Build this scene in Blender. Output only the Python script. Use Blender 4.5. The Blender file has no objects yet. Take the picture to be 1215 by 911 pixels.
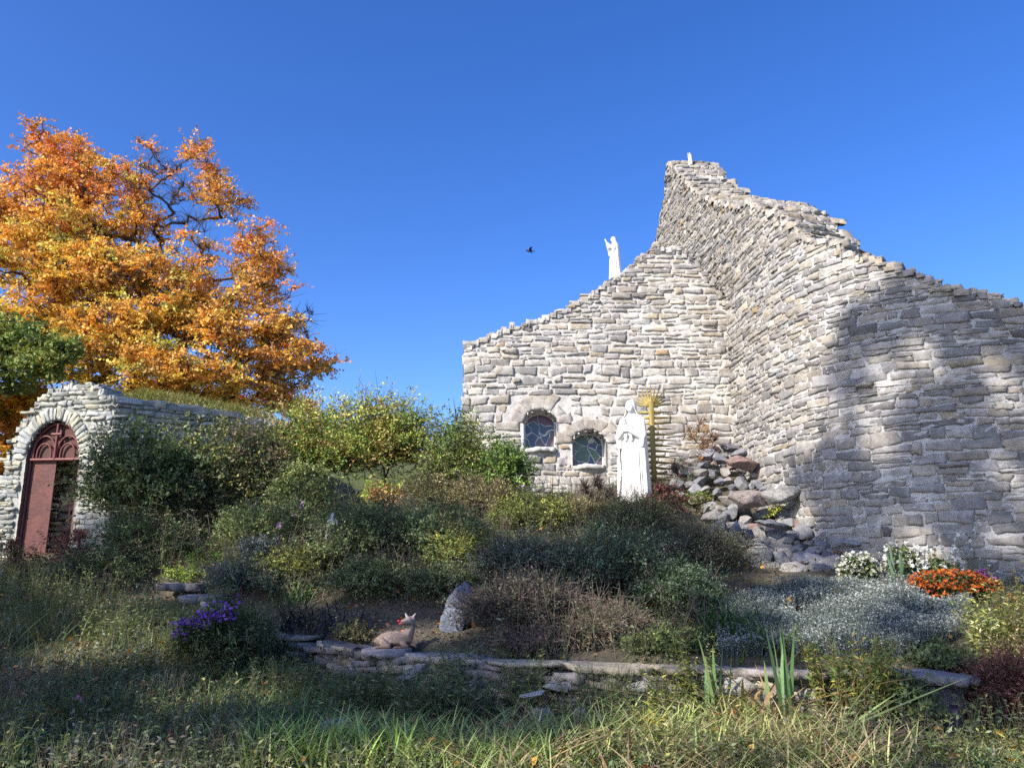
import bpy, math, random
import numpy as np
from mathutils import Vector
rng = np.random.default_rng(11)
random.seed(11)
sc = bpy.context.scene
COL = sc.collection
R = math.radians

# ---------------------------------------------------------------- camera, sky, sun, exposure
PITCH = R(12.5)
FPX = 935.0
CAM_Z = 1.6
cam_d = bpy.data.cameras.new('camera')
cam = bpy.data.objects.new('camera', cam_d)
COL.objects.link(cam)
cam.location = (0, 0, CAM_Z)
cam.rotation_euler = (R(90) + PITCH, 0, 0)
cam_d.sensor_width = 36
cam_d.lens = FPX / 1215 * 36
cam_d.clip_end = 3000
sc.camera = cam

SUN = np.array([-0.61, -0.56, 0.56]); SUN /= np.linalg.norm(SUN)
sun_el = math.asin(SUN[2])
world = bpy.data.worlds.new('World'); sc.world = world
world.use_nodes = True
wn = world.node_tree; wn.nodes.clear()
sky = wn.nodes.new('ShaderNodeTexSky'); sky.sky_type = 'NISHITA'
sky.sun_disc = False
sky.sun_elevation = sun_el
sky.sun_rotation = math.atan2(SUN[0], SUN[1])
sky.altitude = 300; sky.air_density = 0.9; sky.dust_density = 1.3; sky.ozone_density = 3.8
hs = wn.nodes.new('ShaderNodeHueSaturation')
hs.inputs['Saturation'].default_value = 1.27
hs.inputs['Hue'].default_value = 0.515
hs.inputs['Value'].default_value = 1.0
bg = wn.nodes.new('ShaderNodeBackground'); bg.inputs['Strength'].default_value = 0.15
wo = wn.nodes.new('ShaderNodeOutputWorld')
wn.links.new(sky.outputs[0], hs.inputs['Color']); wn.links.new(hs.outputs[0], bg.inputs[0]); wn.links.new(bg.outputs[0], wo.inputs[0])
sl = bpy.data.lights.new('sun', 'SUN'); sl.energy = 4.8; sl.angle = R(0.53); sl.color = (1.0, 0.93, 0.83)
so = bpy.data.objects.new('sun', sl); COL.objects.link(so)
so.rotation_euler = Vector(SUN).to_track_quat('Z', 'Y').to_euler()
so.location = (-20, -26, 30)
sc.view_settings.view_transform = 'Standard'
sc.view_settings.look = 'None'
sc.view_settings.exposure = 0.82
sc.view_settings.gamma = 1.0
sc.cycles.max_bounces = 6; sc.cycles.diffuse_bounces = 3; sc.cycles.transmission_bounces = 3
sc.cycles.use_denoising = False

# ---------------------------------------------------------------- geometry helpers
def U(px, py, Y):
    """world point at depth Y seen in the photo (1215 x 911) at px, py: used to measure the place"""
    dx = (px - 607.5) / FPX; dy = (455.5 - py) / FPX
    d = np.array([dx, math.cos(PITCH) - dy * math.sin(PITCH), math.sin(PITCH) + dy * math.cos(PITCH)])
    d = d * (Y / d[1])
    return np.array([d[0], Y, CAM_Z + d[2]])
def PJ(x, y, z):
    z = z - CAM_Z
    f = y * math.cos(PITCH) + z * math.sin(PITCH); u = -y * math.sin(PITCH) + z * math.cos(PITCH)
    return 607.5 + FPX * x / f, 455.5 - FPX * u / f

class Acc:
    """collects geometry and links it as ONE mesh object"""
    def __init__(s):
        s.v = []; s.f = []; s.c = []; s.n = 0; s.m = []
    def add(s, V, F, C=None, mi=0):
        V = np.asarray(V, float).reshape(-1, 3); F = np.asarray(F, int)
        if len(F) == 0: return
        s.v.append(V); s.f.append(F + s.n); s.n += len(V)
        if C is None: C = (1, 1, 1)
        C = np.asarray(C, float)
        if C.ndim == 1: C = np.tile(C, (len(F), 1))
        s.c.append(C); s.m.append(np.full(len(F), mi, np.int32))
    def build(s, name, mat, parent=None, origin=None, smooth=False):
        me = bpy.data.meshes.new(name)
        V = np.concatenate(s.v)
        if origin is None: origin = (0, 0, 0)
        V = V - np.asarray(origin, float)
        me.vertices.add(len(V)); me.vertices.foreach_set('co', V.astype(np.float32).ravel())
        vi = np.concatenate([f.ravel() for f in s.f]).astype(np.int32)
        tot = np.concatenate([np.full(len(f), f.shape[1], np.int32) for f in s.f])
        st = np.concatenate([[0], np.cumsum(tot)[:-1]]).astype(np.int32)
        me.loops.add(len(vi)); me.loops.foreach_set('vertex_index', vi)
        me.polygons.add(len(tot)); me.polygons.foreach_set('loop_start', st); me.polygons.foreach_set('loop_total', tot)
        mats = mat if isinstance(mat, (list, tuple)) else [mat]
        for m in mats: me.materials.append(m)
        me.polygons.foreach_set('material_index', np.concatenate(s.m))
        if smooth: me.polygons.foreach_set('use_smooth', np.ones(len(tot), bool))
        me.update(calc_edges=True)
        C = np.concatenate(s.c); C = np.concatenate([C, np.ones((len(C), 1))], 1)
        at = me.attributes.new('Col', 'FLOAT_COLOR', 'FACE'); at.data.foreach_set('color', C.astype(np.float32).ravel())
        me.validate()
        o = bpy.data.objects.new(name, me); COL.objects.link(o)
        if parent is not None: o.parent = parent
        else: o.location = origin
        return o
def tag(o, label=None, cat=None, group=None, kind=None):
    if label: o['label'] = label
    if cat: o['category'] = cat
    if group: o['group'] = group
    if kind: o['kind'] = kind
    return o
def thing(name, label, cat, loc, group=None):
    o = bpy.data.objects.new(name, None); o.empty_display_size = .2; COL.objects.link(o); o.location = loc
    return tag(o, label, cat, group)
def copy_tree(o, parent=None):
    c = o.copy(); COL.objects.link(c)
    if parent is not None: c.parent = parent
    for ch in o.children: copy_tree(ch, c)
    return c

def unit(v): return v / (np.linalg.norm(v, axis=-1, keepdims=True) + 1e-9)
def perp(a):
    r = rng.normal(size=a.shape); r -= a * (r * a).sum(-1, keepdims=True); return unit(r)
def vnoise(x, y, seed=0):
    """cheap smooth value noise, vectorised, about -1..1"""
    x = np.asarray(x, float); y = np.asarray(y, float)
    xi = np.floor(x); yi = np.floor(y); xf = x - xi; yf = y - yi
    def h(a, b):
        t = np.sin(a * 127.1 + b * 311.7 + seed * 74.7) * 43758.5453
        return (t - np.floor(t)) * 2 - 1
    u = xf * xf * (3 - 2 * xf); v = yf * yf * (3 - 2 * yf)
    return (h(xi, yi) * (1 - u) + h(xi + 1, yi) * u) * (1 - v) + (h(xi, yi + 1) * (1 - u) + h(xi + 1, yi + 1) * u) * v
def pick(pal, n, jit=.18, w=None):
    pal = np.asarray(pal, float)
    i = rng.choice(len(pal), n, p=(None if w is None else np.asarray(w) / sum(w)))
    return np.clip(pal[i] * np.exp(rng.normal(0, jit, (n, 1))), 0.003, .95)

def leaves(acc, C, size, col, aspect=.55, up=.3, droop=0., dirs=None, mi=0):
    """one folded leaf per point of C"""
    n = len(C)
    if n == 0: return
    L = (np.full(n, size) if np.isscalar(size) else size) * rng.uniform(.65, 1.3, n)
    a = unit(rng.normal(size=(n, 3)) * np.array([1, 1, .7])) if dirs is None else unit(dirs + rng.normal(0, .25, (n, 3)))
    a[:, 2] -= droop; a = unit(a)
    nn = rng.normal(size=(n, 3)); nn[:, 2] += up * 3; nn -= a * (nn * a).sum(1, keepdims=True); nn = unit(nn)
    b = np.cross(a, nn)
    L = L[:, None]; W = L * aspect
    v0 = C; v1 = C + a * L * .45 + b * W * .5 + nn * L * .06; v2 = C + a * L - nn * L * .1; v3 = C + a * L * .45 - b * W * .5 + nn * L * .06
    V = np.stack([v0, v1, v2, v3], 1).reshape(-1, 3)
    acc.add(V, np.arange(n * 4).reshape(n, 4), col, mi)
def tubes(acc, P0, P1, r0, r1, col, k=4, mi=0):
    P0 = np.asarray(P0, float); P1 = np.asarray(P1, float); n = len(P0)
    if n == 0: return
    r0 = np.broadcast_to(r0, (n,)); r1 = np.broadcast_to(r1, (n,))
    d = unit(P1 - P0); ref = np.where(np.abs(d[:, 2:3]) > .9, [[1., 0, 0]], [[0, 0, 1.]])
    a = unit(np.cross(d, ref)); b = np.cross(d, a)
    t = np.arange(k) * 2 * math.pi / k
    ring = a[:, None] * np.cos(t)[None, :, None] + b[:, None] * np.sin(t)[None, :, None]
    A = P0[:, None] + ring * r0[:, None, None]; B = P1[:, None] + ring * r1[:, None, None]
    V = np.concatenate([A, B], 1).reshape(-1, 3)
    q = np.array([[i, (i + 1) % k, k + (i + 1) % k, k + i] for i in range(k)])
    F = (q[None] + np.arange(n)[:, None, None] * 2 * k).reshape(-1, 4)
    if col is not None and np.ndim(col) == 2: col = np.repeat(col, k, 0)
    acc.add(V, F, col, mi)
def blades(acc, B, h, w, col, lean=.5, curve=.6, seg=4, ldir=None, mi=0, zig=0):
    """bent strap leaves / grass blades rising from the points B"""
    n = len(B)
    if n == 0: return
    h = np.broadcast_to(h, (n,)) * rng.uniform(.55, 1.15, n); w = np.broadcast_to(w, (n,)) * rng.uniform(.7, 1.2, n)
    ang = rng.uniform(0, 2 * math.pi, n)
    D = np.stack([np.cos(ang), np.sin(ang), np.zeros(n)], 1) if ldir is None else unit(ldir + rng.normal(0, .15, (n, 3)) * [1, 1, 0])
    ln = lean * rng.uniform(.3, 1.4, n); cv = curve * rng.uniform(.2, 1.6, n)
    side = np.cross(D, [0, 0, 1.]); tw = rng.uniform(-.7, .7, n)[:, None]; side = unit(side + D * tw)
    rows = []
    for i in range(seg + 1):
        t = i / seg; hor = ln * t + cv * t * t * .8; ver = t * (1 - .28 * cv * t) 
        p = B + D * (hor * h)[:, None] + np.array([0, 0, 1.]) * (ver * h)[:, None] * .95
        ww = w * (1 - t ** 2.2) * (.65 + .35 * min(1, t * 4)) + .0006
        rows += [p - side * ww[:, None] / 2, p + side * ww[:, None] / 2]
    V = np.stack(rows, 1).reshape(-1, 3); k = 2 * (seg + 1)
    q = np.array([[2 * i, 2 * i + 1, 2 * i + 3, 2 * i + 2] for i in range(seg)])
    F = (q[None] + np.arange(n)[:, None, None] * k).reshape(-1, 4)
    acc.add(V, F, np.repeat(col, seg, 0) if np.ndim(col) == 2 else col, mi)

def ico(sub=2):
    import bmesh
    bm = bmesh.new(); bmesh.ops.create_icosphere(bm, subdivisions=sub, radius=1)
    V = np.array([v.co[:] for v in bm.verts]); F = np.array([[v.index for v in f.verts] for f in bm.faces]); bm.free()
    return V, F
ICO2, ICO3, ICO1, ICO4 = ico(2), ico(3), ico(1), ico(4)
def rock(acc, c, rad, rz=0., col=(.3, .3, .3), cuts=20, tilt=(0, 0), base=ICO4, rough=.03, seed=None):
    r = np.random.default_rng(seed if seed is not None else rng.integers(1 << 30))
    V = base[0].copy()
    for _ in range(cuts):
        d = r.normal(size=3); d /= np.linalg.norm(d); h = r.uniform(.42, .74)
        ov = V @ d - h; V -= np.clip(ov, 0, None)[:, None] * d
    V += r.normal(0, rough, V.shape) * .25 + ((vnoise(V[:, 0] * 3 + 9, V[:, 1] * 3 + V[:, 2] * 2, int(r.integers(99))) + .6 * vnoise(V[:, 0] * 8 + 9, V[:, 2] * 8 + V[:, 1] * 5, 7)) * rough * 1.6)[:, None] * V
    V *= np.asarray(rad)
    for ax, an in ((0, tilt[0]), (1, tilt[1])):
        cs, sn = math.cos(an), math.sin(an); a, b = ((1, 2) if ax == 0 else (2, 0))
        x = V[:, a] * cs - V[:, b] * sn; y = V[:, a] * sn + V[:, b] * cs; V[:, a] = x; V[:, b] = y
    cs, sn = math.cos(rz), math.sin(rz)
    V = np.stack([V[:, 0] * cs - V[:, 1] * sn, V[:, 0] * sn + V[:, 1] * cs, V[:, 2]], 1) + np.asarray(c)
    acc.add(V, base[1], np.asarray(col) * np.exp(r.normal(0, .05, (len(base[1]), 1))))
def slab(acc, c, L, D, T, rz=0., tilt=0., roll=0., col=(.3, .3, .3)):
    """a split flat stone: a block with a broken outline"""
    nx, ny = max(4, int(L / .05)), max(4, int(D / .07))
    gx = np.linspace(-1, 1, nx); gy = np.linspace(-1, 1, ny)
    X, Y = np.meshgrid(gx, gy, indexing='ij')
    s = rng.integers(999)
    edge = np.maximum(np.abs(X), np.abs(Y))
    Xs = X * (1 - .25 * np.abs(Y) ** 3) * L / 2 * (1 + .12 * vnoise(Y * 3, X * 0 + s, 1)); Ys = Y * (1 - .22 * np.abs(X) ** 3) * D / 2 * (1 + .2 * vnoise(X * 3.5, Y * 0 + s, 2))
    rim = (edge > .99); jx = rng.normal(0, .012, X.shape) * rim; jy = rng.normal(0, .016, X.shape) * rim; Xs = Xs + jx; Ys = Ys + jy
    up = T / 2 + np.round(vnoise(X * 1.8, Y * 1.8, s) * 2) / 2 * min(T * .2, .012) + rng.normal(0, T * .035, X.shape)
    dn = -T / 2 + rng.normal(0, T * .06, X.shape) + (vnoise(X * 2, Y * 2, s + 5) * T * .15)
    top = np.stack([Xs, Ys, up], -1).reshape(-1, 3); bot = np.stack([Xs, Ys, dn], -1).reshape(-1, 3); bot[:, :2] *= .97
    mid = (top + bot) / 2; mid[:, :2] *= (1.0 + rng.normal(0, .025, (len(mid), 1))); mid[:, 2] += rng.normal(0, T * .1, len(mid))
    idx = np.arange(nx * ny).reshape(nx, ny); N = nx * ny
    F = [[idx[i, j], idx[i + 1, j], idx[i + 1, j + 1], idx[i, j + 1]] for i in range(nx - 1) for j in range(ny - 1)]
    F2 = [[N + a[3], N + a[2], N + a[1], N + a[0]] for a in F]
    loop = list(idx[:, 0]) + list(idx[-1, 1:]) + list(idx[-2::-1, -1]) + list(idx[0, -2:0:-1])
    S = []
    for a, b in zip(loop, loop[1:] + loop[:1]):
        S.append([a, 2 * N + a, 2 * N + b, b]); S.append([2 * N + a, N + a, N + b, 2 * N + b])
    V = np.concatenate([top, bot, mid])
    cs, sn = math.cos(tilt), math.sin(tilt); V = np.stack([V[:, 0] * cs - V[:, 2] * sn, V[:, 1], V[:, 0] * sn + V[:, 2] * cs], 1)
    cs, sn = math.cos(roll), math.sin(roll); V = np.stack([V[:, 0], V[:, 1] * cs - V[:, 2] * sn, V[:, 1] * sn + V[:, 2] * cs], 1)
    cs, sn = math.cos(rz), math.sin(rz); V = np.stack([V[:, 0] * cs - V[:, 1] * sn, V[:, 0] * sn + V[:, 1] * cs, V[:, 2]], 1) + np.asarray(c)
    F = np.array(F + F2 + S); acc.add(V, F, np.asarray(col) * np.exp(rng.normal(0, .06, (len(F), 1))))

# ---------------------------------------------------------------- materials
def newmat(name):
    m = bpy.data.materials.new(name); m.use_nodes = True; nt = m.node_tree; nt.nodes.clear()
    out = nt.nodes.new('ShaderNodeOutputMaterial'); return m, nt, out
def N(nt, typ, **kw):
    n = nt.nodes.new(typ)
    for k, v in kw.items():
        if k in n.inputs: n.inputs[k].default_value = v
        else: setattr(n, k, v)
    return n
def mixc(nt, a, b, fac, mode='MIX'):
    m = nt.nodes.new('ShaderNodeMix'); m.data_type = 'RGBA'; m.blend_type = mode
    for sock, val in ((m.inputs[6], a), (m.inputs[7], b), (m.inputs[0], fac)):
        if isinstance(val, bpy.types.NodeSocket): nt.links.new(val, sock)
        elif isinstance(val, (tuple, list)): sock.default_value = (*val, 1) if len(val) == 3 else val
        else: sock.default_value = val
    return m.outputs[2]
def ramp(nt, src, lo, hi, a=0., b=1.):
    r = nt.nodes.new('ShaderNodeMapRange'); r.inputs[1].default_value = lo; r.inputs[2].default_value = hi; r.inputs[3].default_value = a; r.inputs[4].default_value = b
    nt.links.new(src, r.inputs[0]); return r.outputs[0]
def noise(nt, scale, detail=4, rough=.6, vec=None, dist=0.):
    n = N(nt, 'ShaderNodeTexNoise', Scale=scale, Detail=detail, Roughness=rough, Distortion=dist)
    if vec is None:
        vec = nt.nodes.new('ShaderNodeTexCoord').outputs['Object']
    nt.links.new(vec, n.inputs['Vector']); return n.outputs[0]
def leaf_mat(name, trans=.3, tint=(1.1, 1.15, .6), rough=.5, spec=.25, gain=1.3):
    m, nt, out = newmat(name)
    at = N(nt, 'ShaderNodeAttribute', attribute_name='Col')
    nz = noise(nt, 40, 2)
    c = mixc(nt, at.outputs['Color'], (.0, .0, .0), 0)
    c2 = mixc(nt, c, ramp(nt, nz, .3, .7, .8 * gain, 1.15 * gain), 1.0, 'MULTIPLY')
    p = N(nt, 'ShaderNodeBsdfPrincipled', Roughness=rough); p.inputs['Specular IOR Level'].default_value = spec
    nt.links.new(c2, p.inputs['Base Color'])
    t = nt.nodes.new('ShaderNodeBsdfTranslucent'); nt.links.new(mixc(nt, c2, tint, 1.0, 'MULTIPLY'), t.inputs[0])
    ms = nt.nodes.new('ShaderNodeMixShader'); ms.inputs[0].default_value = trans
    nt.links.new(p.outputs[0], ms.inputs[1]); nt.links.new(t.outputs[0], ms.inputs[2]); nt.links.new(ms.outputs[0], out.inputs[0])
    return m
def stone_mat(name, smear=(.62, .6, .56), smear_lo=.56, smear_hi=.72, scale=3., bump=.4, tone=(1, 1, 1), lich=None, smear_amt=.7):
    m, nt, out = newmat(name)
    tc = nt.nodes.new('ShaderNodeTexCoord').outputs['Object']
    at = N(nt, 'ShaderNodeAttribute', attribute_name='Col')
    n1 = noise(nt, 9, 6, .65, tc); n2 = noise(nt, 45, 4, .7, tc); n3 = noise(nt, scale * .5, 5, .62, tc, .4)
    c = mixc(nt, at.outputs['Color'], ramp(nt, n1, .25, .75, .62, 1.3), 1.0, 'MULTIPLY')
    c = mixc(nt, c, ramp(nt, n2, .3, .7, .75, 1.2), 1.0, 'MULTIPLY')
    c = mixc(nt, c, tone, 1.0, 'MULTIPLY')
    if lich:
        n5 = noise(nt, 6, 6, .7, tc); c = mixc(nt, c, lich, ramp(nt, n5, .56, .66, 0, .55))
    n4 = noise(nt, 28, 4, .7, tc)
    mm = N(nt, 'ShaderNodeMath', operation='MULTIPLY_ADD'); nt.links.new(n4, mm.inputs[0]); mm.inputs[1].default_value = .3; nt.links.new(n3, mm.inputs[2])
    c = mixc(nt, c, smear, ramp(nt, mm.outputs[0], smear_lo + .15, smear_hi + .15, 0, smear_amt))
    p = N(nt, 'ShaderNodeBsdfPrincipled', Roughness=.9); p.inputs['Specular IOR Level'].default_value = .2
    nt.links.new(c, p.inputs['Base Color'])
    b = N(nt, 'ShaderNodeBump', Strength=bump, Distance=.03)
    ad = N(nt, 'ShaderNodeMath', operation='ADD'); nt.links.new(n1, ad.inputs[0]); nt.links.new(n2, ad.inputs[1])
    nt.links.new(ad.outputs[0], b.inputs['Height']); nt.links.new(b.outputs[0], p.inputs['Normal'])
    nt.links.new(p.outputs[0], out.inputs[0]); return m
def plain_mat(name, col, rough=.6, metal=0., var=.25, scale=8., bump=.1, spec=.4):
    m, nt, out = newmat(name)
    n1 = noise(nt, scale, 5, .65); n2 = noise(nt, scale * 7, 3, .6)
    c = mixc(nt, col, ramp(nt, n1, .25, .75, 1 - var, 1 + var), 1.0, 'MULTIPLY'); c = mixc(nt, c, ramp(nt, n2, .3, .7, 1 - var * .6, 1 + var * .5), 1.0, 'MULTIPLY')
    p = N(nt, 'ShaderNodeBsdfPrincipled', Roughness=rough, Metallic=metal); p.inputs['Specular IOR Level'].default_value = spec
    nt.links.new(c, p.inputs['Base Color'])
    if bump:
        b = N(nt, 'ShaderNodeBump', Strength=bump, Distance=.02); nt.links.new(n2, b.inputs['Height']); nt.links.new(b.outputs[0], p.inputs['Normal'])
    nt.links.new(p.outputs[0], out.inputs[0]); return m
def attr_mat(name, rough=.8, bump=.3, scale=20., var=.3, spec=.2):
    m, nt, out = newmat(name)
    at = N(nt, 'ShaderNodeAttribute', attribute_name='Col'); n1 = noise(nt, scale, 5, .65)
    c = mixc(nt, at.outputs['Color'], ramp(nt, n1, .25, .75, 1 - var, 1 + var), 1.0, 'MULTIPLY')
    p = N(nt, 'ShaderNodeBsdfPrincipled', Roughness=rough); p.inputs['Specular IOR Level'].default_value = spec
    nt.links.new(c, p.inputs['Base Color'])
    b = N(nt, 'ShaderNodeBump', Strength=bump, Distance=.02); nt.links.new(n1, b.inputs['Height']); nt.links.new(b.outputs[0], p.inputs['Normal'])
    nt.links.new(p.outputs[0], out.inputs[0]); return m
M_leaf = leaf_mat('leaf'); M_grass = leaf_mat('grass_blade', .25, (1.1, 1.1, .6), .5, .3)
M_autumn = leaf_mat('autumn_leaf', .35, (1.2, .95, .4), gain=1.1); M_petal = leaf_mat('petal', .2, (1, 1, 1), .6, .2, 1.05)
M_bark = attr_mat('bark', .9, .5, 14); M_stem = attr_mat('stem', .8, .1, 30)
M_facade = stone_mat('facade_stone', smear_lo=.50, smear_hi=.66, tone=(.88, .85, .80), smear=(.56, .55, .52)); M_curved = stone_mat('curved_wall_stone', smear_lo=.60, smear_hi=.78, smear_amt=.45, tone=(.84, .815, .77))
M_mortar = stone_mat('pale_mortar', smear_lo=.45, smear_hi=.7, bump=.6)
M_grotto = stone_mat('grotto_stone', smear=(.3, .29, .27), tone=(.9, .92, .88), lich=(.22, .23, .2), smear_lo=.62, smear_hi=.8)
M_rock = stone_mat('field_rock', smear=(.4, .4, .37), smear_lo=.64, smear_hi=.8, scale=5, lich=(.14, .155, .12), bump=.9, smear_amt=.4)
M_slab = stone_mat('flat_slab', smear=(.45, .44, .42), smear_lo=.64, smear_hi=.8, scale=6, bump=.6, smear_amt=.4, tone=(.92, .88, .82), lich=(.16, .18, .13))
M_white = plain_mat('white_paint', (.74, .73, .70), .6, 0, .10, 5, .25)

# ---------------------------------------------------------------- the terrain
WP = [(-600, 690, 15.), (0, 695, 14.), (120, 715, 12.6), (220, 722, 11.4), (318, 742, 10.2), (400, 760, 9.2), (470, 772, 8.6), (560, 778, 8.25), (650, 785, 8.0), (760, 790, 7.8), (900, 790, 7.65), (1000, 792, 7.6), (1110, 796, 7.5), (1215, 790, 7.6), (1500, 780, 8.)]
WPW = np.array([U(*p) for p in WP])
def wall_y(x): return np.interp(x, WPW[:, 0], WPW[:, 1])
def wall_top(x): return np.interp(x, WPW[:, 0], WPW[:, 2])
UP = [U(*p) for p in [(540, 748, 9.3), (470, 765, 8.85), (330, 740, 10.4), (400, 745, 9.8), (620, 770, 8.5), (760, 782, 8.1), (900, 785, 7.9), (1050, 785, 7.9), (1110, 780, 8.0),
      (930, 720, 9.6), (1000, 735, 9.2), (1080, 712, 9.8), (1150, 718, 9.5), (1030, 695, 10.4), (960, 700, 10.4), (1215, 700, 10.7), (1120, 692, 11.0), (960, 655, 12.4), (1050, 675, 11.4),
      (868, 560, 15.6), (900, 610, 14.0), (830, 580, 15.0), (755, 598, 14.4), (650, 592, 15.6), (560, 592, 15.8), (860, 690, 11.0), (700, 690, 10.8), (600, 680, 11.2), (500, 690, 10.8),
      (400, 640, 12.8), (400, 592, 17.), (520, 588, 17.5), (600, 640, 12.8), (700, 640, 12.8), (220, 700, 11.6), (150, 700, 11.6), (60, 668, 13.6), (130, 655, 13.9), (0, 680, 13.2), (250, 640, 14.), (330, 610, 15.5), (-100, 690, 13.2), (300, 690, 11.2)]]
UP += [np.array(p) for p in [(-15, 14, 1.6), (-12, 20, 2.9), (-5, 19, 3.5), (-5, 22, 4.4), (-1, 19, 3.5), (0, 22, 4.3), (5, 19, 2.8), (-5, 26, 5.0), (0, 27, 5.), (10, 16, 2.2), (8, 11, 1.25), (10, 9, .9), (12, 13, 1.6), (-25, 25, 3.4), (0, 36, 5.2), (20, 30, 4.), (-20, 40, 4.5), (20, 12, 1.4), (-25, 12, 1.4)]]
LO = [U(*p) for p in [(600, 905, 6.0), (600, 855, 7.6), (300, 905, 6.1), (100, 905, 6.3), (300, 840, 7.9), (450, 850, 7.7), (800, 850, 7.3), (950, 862, 7.1), (1150, 875, 7.0), (1000, 905, 6.0), (1200, 880, 7.0), (150, 790, 8.6), (50, 750, 10.), (200, 750, 10.), (50, 700, 12.2), (150, 700, 12.2), (0, 800, 8.4)]]
LO += [np.array(p) for p in [(0, 4, .02), (-3, 4, .05), (3, 4, 0), (0, 2, 0), (-8, 3, .1), (8, 3, -.05), (-14, 8, .8), (-12, 12, 1.3), (8, 6.5, .1), (12, 7, .2), (0, 0, 0), (-10, -4, 0), (10, -4, 0), (0, -12, 0), (-20, 0, .2), (20, 0, 0), (-9, 15, 1.7), (0, 14, 1.2), (8, 12, .7), (-25, 12, 1.2), (20, 12, .5)]]
class TPS:
    def __init__(s, P, lam=.02):
        P = np.array(P); s.P = P[:, :2]; n = len(P)
        K = s.k(s.P, s.P) + lam * np.eye(n); Q = np.c_[np.ones(n), s.P]
        A = np.block([[K, Q], [Q.T, np.zeros((3, 3))]]); s.w = np.linalg.solve(A, np.r_[P[:, 2], np.zeros(3)])
    def k(s, a, b):
        d = ((a[:, None] - b[None]) ** 2).sum(-1); return .5 * d * np.log(d + 1e-9)
    def __call__(s, x, y):
        q = np.stack([x, y], -1); return s.k(q, s.P) @ s.w[:-3] + s.w[-3] + q @ s.w[-2:]
T_up, T_lo = TPS(UP), TPS(LO)
def H(x, y):
    x, y = np.broadcast_arrays(np.asarray(x, float), np.asarray(y, float)); sh = x.shape
    x = x.ravel(); y = y.ravel()
    xc = np.clip(x, -24, 20); yc = np.clip(y, -12, 38)
    up = np.clip(T_up(xc, yc), .4, 5.6); lo = np.clip(T_lo(xc, np.minimum(yc, 16)), -.05, 2.)
    t = np.clip((y - wall_y(x) - .12) / .2, 0, 1); z = lo * (1 - t) + up * t
    z += .03 * vnoise(x * 1.3, y * 1.3, 3) + .015 * vnoise(x * 4, y * 4, 5)
    far = np.clip((np.hypot(x, y - 10) - 30) / 200, 0, 1); z = z + far * vnoise(x / 60, y / 60, 9) * 2
    return z.reshape(sh)
def h1(x, y): return float(H(x, y))
def axis(lo, hi, step, far):
    a = list(np.arange(lo, hi + step / 2, step)); s = step; b = a[-1]
    while b < far: s *= 1.22; b += s; a.append(b)
    s = step; b = a[0]
    while b > -far: s *= 1.22; b -= s; a.insert(0, b)
    return np.array(a)
gx = axis(-11, 9, .09, 600); gy = axis(3, 19, .09, 600)
GX, GY = np.meshgrid(gx, gy, indexing='ij'); GZ = H(GX, GY)
ii = np.arange(GX.size).reshape(GX.shape)
g = Acc(); g.add(np.stack([GX, GY, GZ], -1).reshape(-1, 3), np.stack([ii[:-1, :-1], ii[1:, :-1], ii[1:, 1:], ii[:-1, 1:]], -1).reshape(-1, 4))
m, nt, out = newmat('soil')
n1 = noise(nt, 1.2, 6, .65); n2 = noise(nt, 25, 5, .7); n3 = noise(nt, 90, 3, .7)
c = mixc(nt, (.075, .058, .042), (.09, .085, .045), ramp(nt, n1, .4, .6)); c = mixc(nt, c, (.19, .15, .10), ramp(nt, n2, .52, .7, 0, .8))
c = mixc(nt, c, ramp(nt, n3, .3, .7, .6, 1.4), 1., 'MULTIPLY')
# grassy beyond the garden
geo = nt.nodes.new('ShaderNodeNewGeometry'); sx = nt.nodes.new('ShaderNodeSeparateXYZ'); nt.links.new(geo.outputs['Position'], sx.inputs[0])
c = mixc(nt, c, (.06, .085, .02), ramp(nt, sx.outputs['Y'], 16.2, 17.2, 0, .85))
p = N(nt, 'ShaderNodeBsdfPrincipled', Roughness=.95); nt.links.new(c, p.inputs['Base Color'])
b = N(nt, 'ShaderNodeBump', Strength=.8, Distance=.04); nt.links.new(n2, b.inputs['Height']); nt.links.new(b.outputs[0], p.inputs['Normal']); nt.links.new(p.outputs[0], out.inputs[0])
tag(g.build('ground', m, smooth=True), kind='structure', label='dark garden soil rising from the front to the walls')

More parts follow.
